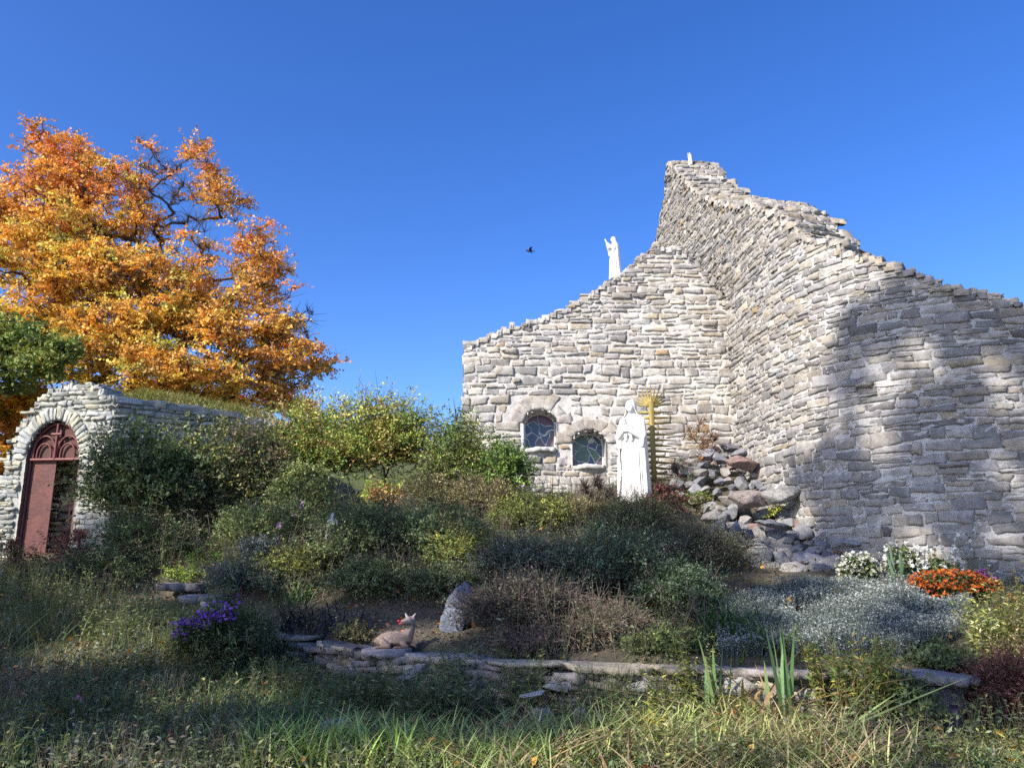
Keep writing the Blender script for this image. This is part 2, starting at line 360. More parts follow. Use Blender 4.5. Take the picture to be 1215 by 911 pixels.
# ---------------------------------------------------------------- masonry
class Plan:
    def __init__(s, pts, smooth=True):
        P = np.array(pts, float)
        if smooth and len(P) > 2:
            t = np.r_[0, np.cumsum(np.linalg.norm(np.diff(P, axis=0), axis=1))]
            T = np.linspace(0, t[-1], 400); Q = np.stack([np.interp(T, t, P[:, 0]), np.interp(T, t, P[:, 1])], 1)
            k = np.hanning(41); k /= k.sum()
            e = np.concatenate([Q[:1] - (Q[20:0:-1] - Q[:1]), Q, 2 * Q[-1:] - Q[-2:-22:-1]])
            Q = np.stack([np.convolve(e[:, i], k, 'valid') for i in (0, 1)], 1); P = Q
        s.P = P; s.t = np.r_[0, np.cumsum(np.linalg.norm(np.diff(P, axis=0), axis=1))]; s.L = s.t[-1]
    def xy(s, q):
        q = np.asarray(q, float); e = np.clip(q, 0, s.L)
        x = np.interp(e, s.t, s.P[:, 0]); y = np.interp(e, s.t, s.P[:, 1]); d = q - e
        T = s.tan(q); return np.stack([x + T[..., 0] * d, y + T[..., 1] * d], -1)
    def tan(s, q):
        q = np.clip(q, .05, s.L - .05); a = .05
        d = np.stack([np.interp(q + a, s.t, s.P[:, 0]) - np.interp(q - a, s.t, s.P[:, 0]), np.interp(q + a, s.t, s.P[:, 1]) - np.interp(q - a, s.t, s.P[:, 1])], -1)
        return unit(d)
    def S(s, q, z):
        xy = s.xy(q); t = s.tan(q); n = np.stack([t[..., 1], -t[..., 0], np.zeros_like(t[..., 0])], -1)
        return np.concatenate([xy, np.broadcast_to(z, xy.shape[:-1])[..., None]], -1), n
gu = np.array([0, 0, .1, .37, .63, .9, 1, 1]); fu = np.array([-1, .62, .95, 1, 1, .95, .62, -1])
gv = np.array([0, 0, .18, .5, .82, 1, 1]); fv = np.array([-1, .62, .95, 1, .95, .62, -1])
TU, TV = np.meshgrid(gu, gv, indexing='ij'); TF = np.minimum(fu[:, None], fv[None, :])
ti = np.arange(TU.size).reshape(TU.shape)
TQ = np.stack([ti[:-1, :-1], ti[1:, :-1], ti[1:, 1:], ti[:-1, 1:]], -1).reshape(-1, 4)
def add_stones(acc, S, quads, prot, col, rough=.012, sink=.08):
    """quads (n,4,2): corners (a,b) bl, br, tr, tl on the surface S"""
    Q = np.asarray(quads, float); n = len(Q)
    if n == 0: return
    u = TU.ravel()[None]; v = TV.ravel()[None]; f = TF.ravel()[None]
    A = (Q[:, 0, None] * ((1 - u) * (1 - v))[..., None] + Q[:, 1, None] * (u * (1 - v))[..., None] + Q[:, 2, None] * (u * v)[..., None] + Q[:, 3, None] * ((1 - u) * v)[..., None])
    prot = np.broadcast_to(prot, (n,))[:, None]
    slope = rng.normal(0, .35, (n, 1)) * (u - .5) + rng.normal(.1, .35, (n, 1)) * (v - .5)
    d = np.where(f < 0, -sink, prot * f * (1 + slope) + rng.normal(0, rough, (n, u.size)) * (f > .5))
    ab = A + np.where((f > 0)[..., None], rng.normal(0, .006, A.shape), 0)
    P, nn = S(ab[..., 0], ab[..., 1]); P = P + nn * d[..., None]
    F = (TQ[None] + np.arange(n)[:, None, None] * u.size).reshape(-1, 4)
    acc.add(P.reshape(-1, 3), F, np.repeat(col, len(TQ), 0))
STONE = [(.33, .315, .30), (.28, .28, .285), (.38, .355, .315), (.42, .375, .30), (.41, .40, .385), (.21, .205, .205), (.38, .29, .19), (.34, .33, .34), (.47, .445, .405)]
STW = [5, 4, 4, .8, 4, 1.3, .12, 3, 2.5]
def courses(s0, s1, zlo, zhi, ztop, zbot, hfun, lfun, bad=None, gap=.012, wob=.03, seed=0):
    """rows of rough stones; returns corner quads"""
    out = []; z = zlo; k = 0
    while z < zhi:
        h = hfun(z); s = s0 - rng.uniform(0, .3); k += 1
        while s < s1:
            l = lfun(z) * rng.uniform(.45, 1.6); e = min(s + l, s1); b = max(s, s0); sm = (b + e) / 2
            wz = wob * float(vnoise(sm * .8, z * .7, seed))
            z0, z1 = z + wz, z + h + wz
            s = s + l
            if e - b < .07: continue
            zt = float(ztop(sm))
            if z0 + h * .45 > zt or z1 < float(zbot(sm)): continue
            if bad is not None:
                tt = np.linspace(b, e, 7); bd = [bad(t, z0 + h * .25) or bad(t, z0 + h * .75) for t in tt]
                if all(bd): continue
                if any(bd):
                    g_ = [i for i, q in enumerate(bd) if not q]; b, e = tt[g_[0]], tt[g_[-1]]
                    if e - b < .09: continue
            rows = [(z0, z1)]
            if h > .11 and rng.random() < .18: zm = z0 + h * rng.uniform(.4, .6); rows = [(z0, zm), (zm, z1)]
            for (q0, q1) in rows:
                g2 = gap * rng.uniform(.5, 1.5); j = rng.normal(0, .13 * (q1 - q0), 4); jx = rng.normal(0, .016, 4)
                out.append([(b + g2 + jx[0], q0 + g2 + j[0]), (e - g2 + jx[1], q0 + g2 + j[1]), (e - g2 + jx[2], q1 - g2 + j[2]), (b + g2 + jx[3], q1 - g2 + j[3])])
        z += h
    return np.array(out)
def body_cells(acc, S, s0, s1, z0, z1, ds, dz, solid, thick, jit=.006, col=(.6, .58, .54), tap=None):
    ns = int((s1 - s0) / ds) + 1; nz = int((z1 - z0) / dz) + 1
    a = s0 + np.arange(ns + 1) * ds; b = z0 + np.arange(nz + 1) * dz
    A, B = np.meshgrid(a, b, indexing='ij'); P, nn = S(A, B)
    Fp = P + nn * rng.normal(0, jit, A.shape)[..., None]; Bp = P - nn * thick
    AC, BC = np.meshgrid(a[:-1] + ds / 2, b[:-1] + dz / 2, indexing='ij'); M = solid(AC, BC)
    Nn = A.size; id_ = np.arange(Nn).reshape(A.shape)
    q = lambda m, F: F[m]
    fr = np.stack([id_[:-1, :-1], id_[1:, :-1], id_[1:, 1:], id_[:-1, 1:]], -1)[M]
    faces = [fr, (fr + Nn)[:, ::-1]]
    Mp = np.pad(M, 1)
    for di, dj, (p, r) in ((-1, 0, ((0, 1), (0, 0))), (1, 0, ((1, 0), (1, 1))), (0, -1, ((0, 0), (1, 0))), (0, 1, ((1, 1), (0, 1)))):
        e = M & ~Mp[1 + di:1 + di + M.shape[0], 1 + dj:1 + dj + M.shape[1]]
        I, J = np.nonzero(e); u_ = id_[I + p[0], J + p[1]]; w_ = id_[I + r[0], J + r[1]]
        faces.append(np.stack([u_, w_, w_ + Nn, u_ + Nn], -1))
    F = np.concatenate(faces); acc.add(np.concatenate([Fp.reshape(-1, 3), Bp.reshape(-1, 3)]), F, col)
def profile(plan, pts, n=300, s0=0, s1=None):
    """wall-top height along the plan, measured from the outline seen in the photo"""
    s = np.linspace(s0, s1 or plan.L, n); xy = plan.xy(s); z = np.full(n, 5.); X = [p[0] for p in pts]; Y = [p[1] for p in pts]
    for _ in range(6):
        px, _q = PJ(xy[:, 0], xy[:, 1], z); py = np.interp(px, X, Y)
        z = np.array([U(0, p_, y_)[2] for p_, y_ in zip(py, xy[:, 1])])
    return lambda q: np.interp(q, s, z)
def stepped(zt, s0, s1, smin, smax, seed):
    r = np.random.default_rng(seed); e = [s0]
    while e[-1] < s1: e.append(e[-1] + r.uniform(smin, smax))
    e = np.array(e); zz = np.array([float(zt((a + b) / 2)) for a, b in zip(e[:-1], e[1:])]) + r.normal(0, .025, len(e) - 1)
    def f(q): return zz[np.clip(np.searchsorted(e, q, 'right') - 1, 0, len(zz) - 1)]
    return f, e, zz
def crown_stones(acc, plan, f, e, zz, w0, w1, colf, z_lo=None):
    """stones lying on the treads and standing in the risers of a stepped wall top"""
    def Stop(a, b):   # a along the wall, b across it
        xy = plan.xy(a); t = plan.tan(a); xy = xy + np.stack([-t[..., 1], t[..., 0]], -1) * b[..., None]
        z = f(a) ; return np.concatenate([xy, z[..., None]], -1), np.broadcast_to(np.array([0, 0, 1.]), xy.shape[:-1] + (3,))
    qs = []
    for a, b in zip(e[:-1], e[1:]):
        w = w0
        while w < w1:
            d = rng.uniform(.18, .4); j = rng.normal(0, .015, 8)
            qs.append([(a + .01 + j[0], w + j[1]), (b - .01 + j[2], w + j[3]), (b - .01 + j[4], w + d + j[5]), (a + .01 + j[6], w + d + j[7])]); w += d + .02
    add_stones(acc, Stop, qs, rng.uniform(.01, .04, len(qs)), colf(len(qs)), .01)
    for k in range(1, len(e) - 1):
        sk = e[k]; za, zb = zz[k - 1], zz[k]
        if abs(za - zb) < .04: continue
        sgn = 1 if za > zb else -1
        def Sr(a, b, sk=sk, sgn=sgn):
            xy = plan.xy(np.full(a.shape, sk)); t = plan.tan(np.full(a.shape, sk)); aa = a if sgn > 0 else (w0 + w1 - a)
            xy = xy + np.stack([-t[..., 1], t[..., 0]], -1) * aa[..., None]
            return np.concatenate([xy, b[..., None]], -1), np.concatenate([t * sgn, np.zeros(t.shape[:-1] + (1,))], -1)
        q = courses(w0, w1, min(za, zb), max(za, zb) + .01, lambda s_: max(za, zb) + .03, lambda s_: 0, lambda z_: rng.uniform(.07, .13), lambda z_: .32, wob=0)
        add_stones(acc, Sr, q, rng.uniform(.01, .05, len(q)), colf(len(q)), .01)
# ---------------------------------------------------------------- the chapel
def scol(n, w=STW): return pick(STONE, n, .10, w)
Oc = U(600, 592, 16.)
chapel = thing('stone_chapel', 'pale rough stone chapel whose long curved wall sweeps up to a stepped peak', 'chapel', Oc)
A_Y = 16.0
xa0 = U(549, 480, A_Y)[0]; xa1 = U(885, 400, A_Y)[0]
planA = Plan([(xa0, A_Y), (xa1, A_Y)], False)
ztA = profile(planA, [(540, 414), (556, 412), (566, 404), (600, 392), (630, 382), (662, 371), (690, 357), (712, 343), (738, 326), (758, 308), (775, 295), (800, 294), (826, 312), (850, 340), (868, 372), (900, 380)])
fA, eA, zA = stepped(ztA, 0, planA.L, .05, .2, 4)
def to_s(px, py, Y=A_Y): p = U(px, py, Y); return p[0] - xa0, p[2]
WIN = []
for (x0, x1, yt, ysh, yb) in ((622, 661, 486, 500, 536), (680, 720, 510, 524, 556)):
    a0, zb = to_s(x0, yb); a1, _ = to_s(x1, yb); _, zt = to_s(x0, yt); _, zs = to_s(x0, ysh)
    WIN.append((a0, a1, zb, zs, zt))
def in_win(a, z, grow=0.):
    r = np.zeros(np.broadcast(a, z).shape, bool)
    for (a0, a1, zb, zs, zt) in WIN:
        c = (a0 + a1) / 2; hw = (a1 - a0) / 2 + grow
        top = zs + (zt + grow - zs) * np.sqrt(np.clip(1 - ((a - c) / hw) ** 2, 0, 1))
        r |= (np.abs(a - c) < hw) & (z > zb - grow * .3) & (z < top)
    return r
def ring_bad(a, z):
    r = in_win(a, z, .04)
    for (a0, a1, zb, zs, zt) in WIN:
        c = (a0 + a1) / 2
        if z > zs - .02 and in_win(a, z, .36) and abs(a - c) < (a1 - a0) / 2 + .36: r = True
    return bool(r)
acc = Acc()
zbA = lambda s: 2.0
body_cells(acc, planA.S, 0, planA.L, 1.6, 9.2, .05, .05, lambda a, z: (z < fA(a) - .02) & ~in_win(a, z), .62, .004, (.52, .50, .47))
wallA = acc.build('gable_wall', M_mortar, chapel, Oc)
acc = Acc()
hA = lambda z: rng.uniform(.10, .20) if z < 6 else rng.uniform(.08, .15)
q = courses(-.02, planA.L, 2.2, 9.0, fA, zbA, hA, lambda z: .34, ring_bad, .017, .06, 2)
add_stones(acc, planA.S, q, rng.gamma(2.5, .006, len(q)) + .003, scol(len(q), [4, 3, 4.5, 1.6, 3, 1.2, .3, 2.5, 2.5]), .005)
crown_stones(acc, planA, fA, eA, zA, -.03, .6, scol)
# voussoirs round both window heads
qs = []
for (a0, a1, zb, zs, zt) in WIN:
    c = (a0 + a1) / 2; hw = (a1 - a0) / 2; th = math.pi; k = 7
    an = np.linspace(th + .05, -.05, k + 1) + np.r_[0, rng.normal(0, .05, k - 1), 0]
    for i in range(k):
        r = rng.uniform(.24, .38)
        P = lambda t, e_: (c + (hw + e_) * math.cos(t), zs + (zt - zs + e_) * math.sin(t))
        g_ = -.03
        qs.append([P(an[i] - g_, .015), P(an[i + 1] + g_, .015), P(an[i + 1] + g_, r), P(an[i] - g_, r)])
add_stones(acc, planA.S, [[q_[1], q_[0], q_[3], q_[2]] for q_ in qs], rng.uniform(.012, .03, len(qs)), pick([(.34, .32, .30), (.40, .37, .33), (.36, .34, .33)], len(qs), .06), .008)
acc.build('gable_stones', M_facade, wallA, Oc)
# end face of the gable wall (left)
# windows
def glass_mat():
    m, nt, out = newmat('stained_glass')
    tc = nt.nodes.new('ShaderNodeTexCoord').outputs['Object']
    nz = N(nt, 'ShaderNodeTexNoise', Scale=3.5, Detail=1.); nt.links.new(tc, nz.inputs['Vector'])
    add = N(nt, 'ShaderNodeVectorMath', operation='MULTIPLY_ADD'); nt.links.new(nz.outputs['Color'], add.inputs[0]); add.inputs[1].default_value = (.35, .35, .35); nt.links.new(tc, add.inputs[2])
    mp = N(nt, 'ShaderNodeMapping'); mp.inputs['Scale'].default_value = (1, .01, .8); nt.links.new(add.outputs[0], mp.inputs[0])
    v1 = N(nt, 'ShaderNodeTexVoronoi', Scale=4.2); v2 = N(nt, 'ShaderNodeTexVoronoi', Scale=4.2, feature='DISTANCE_TO_EDGE')
    nt.links.new(mp.outputs[0], v1.inputs['Vector']); nt.links.new(mp.outputs[0], v2.inputs['Vector'])
    sp = nt.nodes.new('ShaderNodeSeparateColor'); nt.links.new(v1.outputs['Color'], sp.inputs[0])
    cr = nt.nodes.new('ShaderNodeValToRGB'); cr.color_ramp.interpolation = 'CONSTANT'; nt.links.new(sp.outputs[0], cr.inputs[0])
    cols = [(.06, .12, .09), (.05, .08, .14), (.13, .05, .08), (.08, .15, .10), (.12, .08, .11), (.05, .07, .16), (.11, .17, .13)]
    el = cr.color_ramp.elements
    el[0].color = (*cols[0], 1); el[1].position = 1 / 7; el[1].color = (*cols[1], 1)
    for i in range(2, 7): e_ = el.new(i / 7); e_.color = (*cols[i], 1)
    c = mixc(nt, (.5, .52, .48), cr.outputs[0], ramp(nt, v2.outputs[0], .015, .026))
    p = N(nt, 'ShaderNodeBsdfPrincipled', Roughness=.25); nt.links.new(c, p.inputs['Base Color']); nt.links.new(p.outputs[0], out.inputs[0]); return m
M_glass = glass_mat(); M_frame = plain_mat('window_frame_paint', (.5, .5, .48), .6); M_sill = plain_mat('sill_mortar', (.42, .41, .39), .8, 0, .15)
for i, (a0, a1, zb, zs, zt) in enumerate(WIN):
    x0, x1 = xa0 + a0, xa0 + a1; yy = A_Y + .48; k = 12; c = (x0 + x1) / 2; hw = (x1 - x0) / 2
    top = [(c + hw * math.cos(t), zs + (zt - zs) * math.sin(t)) for t in np.linspace(0, math.pi, k + 1)]
    out_ = [(x0, zb), (x1, zb)] + top; inn = [(c + (x - c) * .9, (zb + zt) / 2 + (z - (zb + zt) / 2) * .93) for x, z in out_]
    n_ = len(out_); acc = Acc()
    V = [(x, yy - .03, z) for x, z in out_] + [(x, yy - .03, z) for x, z in inn] + [(x, yy + .05, z) for x, z in out_] + [(x, yy + .05, z) for x, z in inn]
    F = []
    for j in range(n_):
        l = (j + 1) % n_; F += [[j, l, n_ + l, n_ + j], [n_ + j, n_ + l, 3 * n_ + l, 3 * n_ + j], [2 * n_ + j, 3 * n_ + j, 3 * n_ + l, 2 * n_ + l]]
    acc.add(V, F); wf = acc.build('window', M_frame, chapel, Oc)
    wf['label'] = ['upper left arched window half hidden by the bush', 'lower right arched window with a whole pane of curving coloured glass'][i]
    acc = Acc(); V = [(x, yy, z) for x, z in inn] + [(c, yy, (zb + zt) / 2)] + [(x, yy + .012, z) for x, z in inn] + [(c, yy + .012, (zb + zt) / 2)]
    F = [[j, (j + 1) % n_, n_] for j in range(n_)] + [[n_ + 1 + (j + 1) % n_, n_ + 1 + j, 2 * n_ + 1] for j in range(n_)]
    acc.add(V, F); acc.build('stained_glass', M_glass, wf, Oc)
    acc = Acc(); slab(acc, (c, A_Y + .12, zb + .0), (x1 - x0) * 1.08, .5, .08, 0, 0, -.18, (1, 1, 1)); acc.build('sill', M_sill, wf, Oc)

# the long curved wall
Bp = [(770, 285, 23.), (793, 250, 20.6), (812, 280, 19.0), (830, 300, 17.8), (850, 380, 16.8), (868, 450, 15.9), (900, 460, 14.4), (950, 480, 13.0), (1000, 500, 12.2), (1050, 510, 11.75), (1120, 520, 11.35), (1215, 530, 11.05), (1400, 530, 10.8), (1700, 530, 10.6)]
planB = Plan([U(*p)[:2] for p in Bp])
inner = [(770, 330), (776, 300), (781, 280), (786, 252), (790, 225), (792, 193), (800, 197), (812, 212), (832, 232), (852, 240), (874, 245), (891, 241), (912, 250), (927, 258), (953, 279), (988, 289), (1015, 304), (1050, 313), (1072, 321), (1100, 330), (1160, 347), (1215, 362), (1300, 388), (1700, 480)]
ztB = profile(planB, inner, 500)
fB, eB, zB = stepped(ztB, 0, planB.L, .06, .24, 8)
zbB = lambda s: 1.0
acc = Acc()
body_cells(acc, planB.S, 0, planB.L, .8, 14, .07, .05, lambda a, z: (z < fB(a) - .02), 1.0, .006, (.44, .43, .415))
wallB = acc.build('curved_wall', M_mortar, chapel, Oc)
acc = Acc()
hB = lambda z: (rng.uniform(.09, .19) if z < 4.0 else rng.uniform(.07, .15) if z < 6.5 else rng.uniform(.06, .12))
q = courses(0, planB.L, 1.0, 13.6, fB, zbB, hB, lambda z: .35 if z < 4.5 else .31, None, .008, .06, 5)
add_stones(acc, planB.S, q, rng.gamma(2., .008, len(q)) + .004, pick(STONE, len(q), .12, [5, 5, 4, .8, 3.5, 1.5, .15, 3.5, 1.8]), .009)
crown_stones(acc, planB, fB, eB, zB, -.04, 1.0, lambda n: pick(STONE, n, .1, [4, 2, 4, 3, 4, .5, .6, 3, 4]))
acc.build('curved_wall_stones', M_curved, wallB, Oc)

# ---------------------------------------------------------------- the grotto with the arched gate
gP0 = U(-60, 560, 14.35)[:2]; gP1 = U(127, 560, 14.0)[:2]; gP2 = U(345, 540, 16.1)[:2]
Og = np.array([gP1[0], gP1[1], 1.5])
grotto = thing('stone_grotto', 'low grass-topped stone vault with a tall arched gateway in its end wall', 'grotto', Og)
planG = Plan([gP0, gP1], False); planH = Plan([gP1, gP2], False)
ztG = profile(planG, [(-60, 640), (-12, 640), (2, 572), (12, 536), (25, 508), (42, 483), (60, 465), (85, 457), (112, 456), (125, 466), (134, 472), (150, 480)])
ztH = profile(planH, [(120, 471), (133, 472), (200, 482), (270, 490), (345, 503), (400, 510)])
fG, eG, zG = stepped(ztG, 0, planG.L, .06, .14, 3); fH, eH, zH = stepped(ztH, 0, planH.L, .3, .6, 6)
gl = planG.L
def gs(px, py):   # position on the end wall
    best = None
    ss = np.linspace(0, gl, 400); xy = planG.xy(ss)
    z = np.array([U(0, py, y_)[2] for y_ in xy[:, 1]]); x_ = PJ(xy[:, 0], xy[:, 1], z)[0]; i = int(np.argmin(abs(x_ - px))); return ss[i], z[i]
dL, dzb = gs(17, 660); dR, _ = gs(82, 658); aL, dzs = gs(33, 545); aR, _ = gs(92, 543); aT, dzt = gs(70, 499)
dzb -= .3
dc = (dL + dR) / 2 - .03; dhw = (dR - dL) / 2
def in_door(a, z, grow=0.):
    hw = dhw + grow; t = np.clip((z - dzs) / (dzt + grow - dzs), 0, 1)
    lim = hw * np.sqrt(np.clip(1 - t ** 1.9, 0, 1)); return (np.abs(a - dc) < np.where(z < dzs, hw, lim)) & (z < dzt + grow)
acc = Acc()
body_cells(acc, planG.S, 0, gl, .9, 5.4, .04, .04, lambda a, z: (z < fG(a) - .02) & ~in_door(a, z), .5, .004, (.42, .41, .38))
body_cells(acc, planH.S, 0.02, planH.L, 1.2, 5.4, .08, .08, lambda a, z: (z < fH(a) - .02), .5, .004, (.3, .3, .28))
gb = acc.build('end_wall', M_grotto, grotto, Og)
acc = Acc()
GC = lambda n: pick([(.42, .41, .38), (.36, .36, .33), (.48, .46, .41), (.46, .42, .33), (.3, .3, .28), (.38, .39, .4)], n, .12)
bad = lambda a, z: bool(in_door(a, z, .03) or (z > dzs - .03 and in_door(a, z, .27)))
q = courses(0, gl, 1.0, 5.2, fG, lambda s: 1., lambda z: rng.uniform(.055, .10), lambda z: .22, bad, .006, .02, 7)
add_stones(acc, planG.S, q, rng.gamma(2, .012, len(q)) + .008, GC(len(q)), .006)
crown_stones(acc, planG, fG, eG, zG, -.02, .5, GC)
qs = []
def dp(t, e_):   # t 0 left spring .. 1 right spring, along the arch line
    an = math.pi * (1 - t); hw = dhw + e_; zz = dzt + e_ - dzs
    ca, sa = math.cos(an), math.sin(an)
    return (dc + hw * np.sign(ca) * abs(ca) ** 1.05, dzs + zz * sa ** 1.0)
k = 26
for i in range(k):
    t0, t1 = (i + .06) / k, (i + .94) / k; r = rng.uniform(.22, .29)
    qs.append([dp(t1, .01), dp(t0, .01), dp(t0, r), dp(t1, r)])
add_stones(acc, planG.S, qs, rng.uniform(.02, .05, len(qs)), GC(len(qs)) * 1.1, .006)
acc.build('end_wall_stones', M_grotto, gb, Og)
acc = Acc()
q = courses(0, planH.L, 1.4, 5.2, fH, lambda s: 1., lambda z: rng.uniform(.06, .13), lambda z: .3, None, .008, .03, 9)
add_stones(acc, planH.S, q, rng.gamma(2, .015, len(q)) + .01, GC(len(q)), .008)
crown_stones(acc, planH, fH, eH, zH, -.05, .5, GC)
acc.build('side_wall', M_grotto, grotto, Og)
# low buttress at the foot of the corner
acc = Acc()
bq0 = U(98, 640, 13.85)[:2]; bq1 = U(127, 640, 13.75)[:2]; bq2 = U(160, 640, 14.3)[:2]
planK = Plan([bq0, bq1, bq2], False); ztk = float(U(120, 606, 13.75)[2])
body_cells(acc, planK.S, 0, planK.L, 1.2, ztk, .08, .06, lambda a, z: z < ztk - .03 * (a * 7 % 1), .3, .004, (.42, .41, .38))
q = courses(0, planK.L, 1.2, ztk, lambda s: ztk, lambda s: 1., lambda z: rng.uniform(.08, .14), lambda z: .2, None, .006, .0, 9)
add_stones(acc, planK.S, q, rng.gamma(2, .012, len(q)) + .008, GC(len(q)), .006)
acc.build('corner_buttress', M_grotto, grotto, Og)
# vault behind: inner stone lining and earth roof
tG = planG.tan(np.array(1.)); nin = np.array([-tG[1], tG[0]]); dpt = .8
pa = planG.xy(np.array(dL - .5)) + nin * dpt; pb = planG.xy(np.array(dR + .5)) + nin * dpt
planI = Plan([pa, pb], False); acc = Acc()
body_cells(acc, planI.S, 0, planI.L, .9, dzt + .3, .1, .1, lambda a, z: z > 0, .2, .01, (.12, .11, .1))
q = courses(0, planI.L, 1.0, dzt + .2, lambda s: 9., lambda s: 0., lambda z: rng.uniform(.08, .14), lambda z: .3, None, .01, .03, 12)
add_stones(acc, planI.S, q, rng.gamma(2, .02, len(q)) + .01, pick([(.70, .58, .42), (.6, .5, .38), (.74, .62, .44), (.5, .44, .36)], len(q), .15), .01)
# right-hand lining, running from the gate back to the rear wall
pr0 = planG.xy(np.array(dR + .12)) + nin * .5; pr1 = planG.xy(np.array(dR + .02)) + nin * dpt
planR = Plan([pr1, pr0], False)
q = courses(0, planR.L, 1.0, dzt + .2, lambda s: 9., lambda s: 0., lambda z: rng.uniform(.08, .14), lambda z: .25, None, .01, .03, 13)
body_cells(acc, planR.S, 0, planR.L, .9, dzt + .3, .1, .1, lambda a, z: z > 0, .1, .01, (.12, .11, .1))
pl1 = planG.xy(np.array(dL - .02)) + nin * dpt; pl0 = planG.xy(np.array(dL - .12)) + nin * .45
planL = Plan([pl0, pl1], False)
body_cells(acc, planL.S, 0, planL.L, .9, dzt + .3, .1, .1, lambda a, z: z > 0, .1, .01, (.12, .11, .1))
acc.build('inner_lining', M_grotto, grotto, Og)
# earth roof
acc = Acc(); back = nin * 4.5
rp = [planG.xy(np.array(s_)) for s_ in np.linspace(.25, gl, 14)] + [planH.xy(np.array(s_)) for s_ in np.linspace(.3, planH.L, 10)]
rz_ = [float(fG(s_)) - .1 for s_ in np.linspace(.25, gl, 14)] + [float(fH(s_)) - .05 for s_ in np.linspace(.3, planH.L, 10)]
V = []; nr = 8
tH = planH.tan(np.array(1.)); ninH = np.array([-tH[1], tH[0]])
for j in range(nr):
    for i, (p_, z_) in enumerate(zip(rp, rz_)):
        w = np.clip((i - 11) / 5, 0, 1); dn = nin * (1 - w) + ninH * w
        d = .45 + j * .65 if j else .4
        V.append((*(p_ + dn * d), z_ + (.30 + .35 * w) * math.sin(min(j, 4) / 4 * 1.5) + .10 * w * (j > 0) - (max(0, j - 5)) * .9))
nn_ = len(rp); F = [[j * nn_ + i, j * nn_ + i + 1, (j + 1) * nn_ + i + 1, (j + 1) * nn_ + i] for j in range(nr - 1) for i in range(nn_ - 1)]
acc.add(V, F, (.11, .10, .045)); ROOF = np.array(V)
acc.build('earth_roof', attr_mat('roof_soil', .95, .5, 20), grotto, Og, True)
# roof grass
acc = Acc(); n = 14000
j = rng.integers(0, 6, n); i = rng.integers(0, nn_ - 1, n); uu = rng.random((n, 1)); vv = rng.random((n, 1)) ** 1.3
RV = ROOF.reshape(nr, nn_, 3)
P = (RV[j, i] * (1 - uu) + RV[j, i + 1] * uu) * (1 - vv) + (RV[j + 1, i] * (1 - uu) + RV[j + 1, i + 1] * uu) * vv
nearf = (j == 0)
blades(acc, P, rng.uniform(.08, .24, n), .012, pick([(.16, .16, .04), (.10, .13, .03), (.25, .22, .08), (.3, .26, .12)], n, .25), .5, .7, 3)
P2 = P[j < 2]; leaves(acc, P2 + [0, 0, .05] + rng.normal(0, .03, P2.shape), .05, pick([(.14, .16, .04), (.2, .18, .06), (.08, .11, .03)], len(P2), .25))
tag(acc.build('roof_grass', M_grass), 'short dry yellow-green turf growing along the grotto roof', 'grass', kind='stuff')

# the gate
M_gate = plain_mat('rusty_maroon_steel', (.105, .03, .025), .6, .0, .45, 2.5, .3)
M_gate2 = plain_mat('maroon_bars', (.15, .042, .036), .5, 0, .2, 9, .1)
def GP(a, z, d): xy = planG.xy(np.array(a)) + nin * d; return np.array([xy[0], xy[1], z])
Gd = .10
gate = thing('iron_gate', 'maroon metal gate with one solid leaf, a round-headed fan panel and a small cross', 'gate', GP(dc, dzb, Gd))
Oq = GP(dc, dzb, Gd)
def gbar(acc, pts, r=.022, d=Gd):
    P = np.array([GP(a, z, d) for a, z in pts]); tubes(acc, P[:-1], P[1:], r, r, (1, 1, 1), 6)
def gpanel(acc, pts, d, th=.02):
    n_ = len(pts); c_ = (sum(p[0] for p in pts) / n_, sum(p[1] for p in pts) / n_)
    V = [GP(a, z, d) for a, z in pts] + [GP(*c_, d)] + [GP(a, z, d + th) for a, z in pts] + [GP(*c_, d + th)]
    F = [[i, (i + 1) % n_, n_] for i in range(n_)] + [[n_ + 1 + (i + 1) % n_, n_ + 1 + i, 2 * n_ + 1] for i in range(n_)]
    acc.add(V, F); acc.add(V, [[i, (i + 1) % n_, n_ + 1 + (i + 1) % n_, n_ + 1 + i] for i in range(n_)])
hwg = dhw - .03
leafm = dc - dhw + dhw * 1.02
acc = Acc(); gpanel(acc, [(dc - hwg, dzb), (leafm, dzb), (leafm, dzs - .03), (dc - hwg, dzs - .03)], Gd + .01)
acc.build('gate_leaf', M_gate, gate, Oq)
acc = Acc()
arch = [(dc + hwg * math.cos(t), dzs + (dzt - .04 - dzs) * math.sin(t) ** 1.0) for t in np.linspace(math.pi, 0, 22)]
gbar(acc, [(dc - hwg, dzb)] + arch + [(dc + hwg, dzb)], .03)
acc.build('gate_frame', M_gate2, gate, Oq)
acc = Acc(); gbar(acc, [(dc - hwg, dzs), (dc + hwg, dzs)], .032, Gd - .03); acc.build('crossbar', M_gate2, gate, Oq)
acc = Acc(); gpanel(acc, arch, Gd + .03); acc.build('fan_panel', plain_mat('dark_fan_panel', (.08, .028, .022), .7, 0, .3, 4, .2), gate, Oq)
acc = Acc()
for sgn in (-1, 1):
    for rr in (1., .68):
        c_ = dc + sgn * hwg * .47; w_ = hwg * .42 * rr; h_ = (dzt - dzs) * .62 * rr
        gbar(acc, [(c_ - w_, dzs)] + [(c_ + w_ * math.cos(t), dzs + h_ * .35 + h_ * .65 * math.sin(t)) for t in np.linspace(math.pi, 0, 12)] + [(c_ + w_, dzs)], .018, Gd - .02)
acc.build('fan_bars', M_gate2, gate, Oq)
acc = Acc(); gbar(acc, [(dc, dzs), (dc, dzt - .05)], .026, Gd - .04); gbar(acc, [(dc - .10, dzt - .24), (dc + .10, dzt - .24)], .03, Gd - .05); acc.build('cross', M_gate2, gate, Oq)

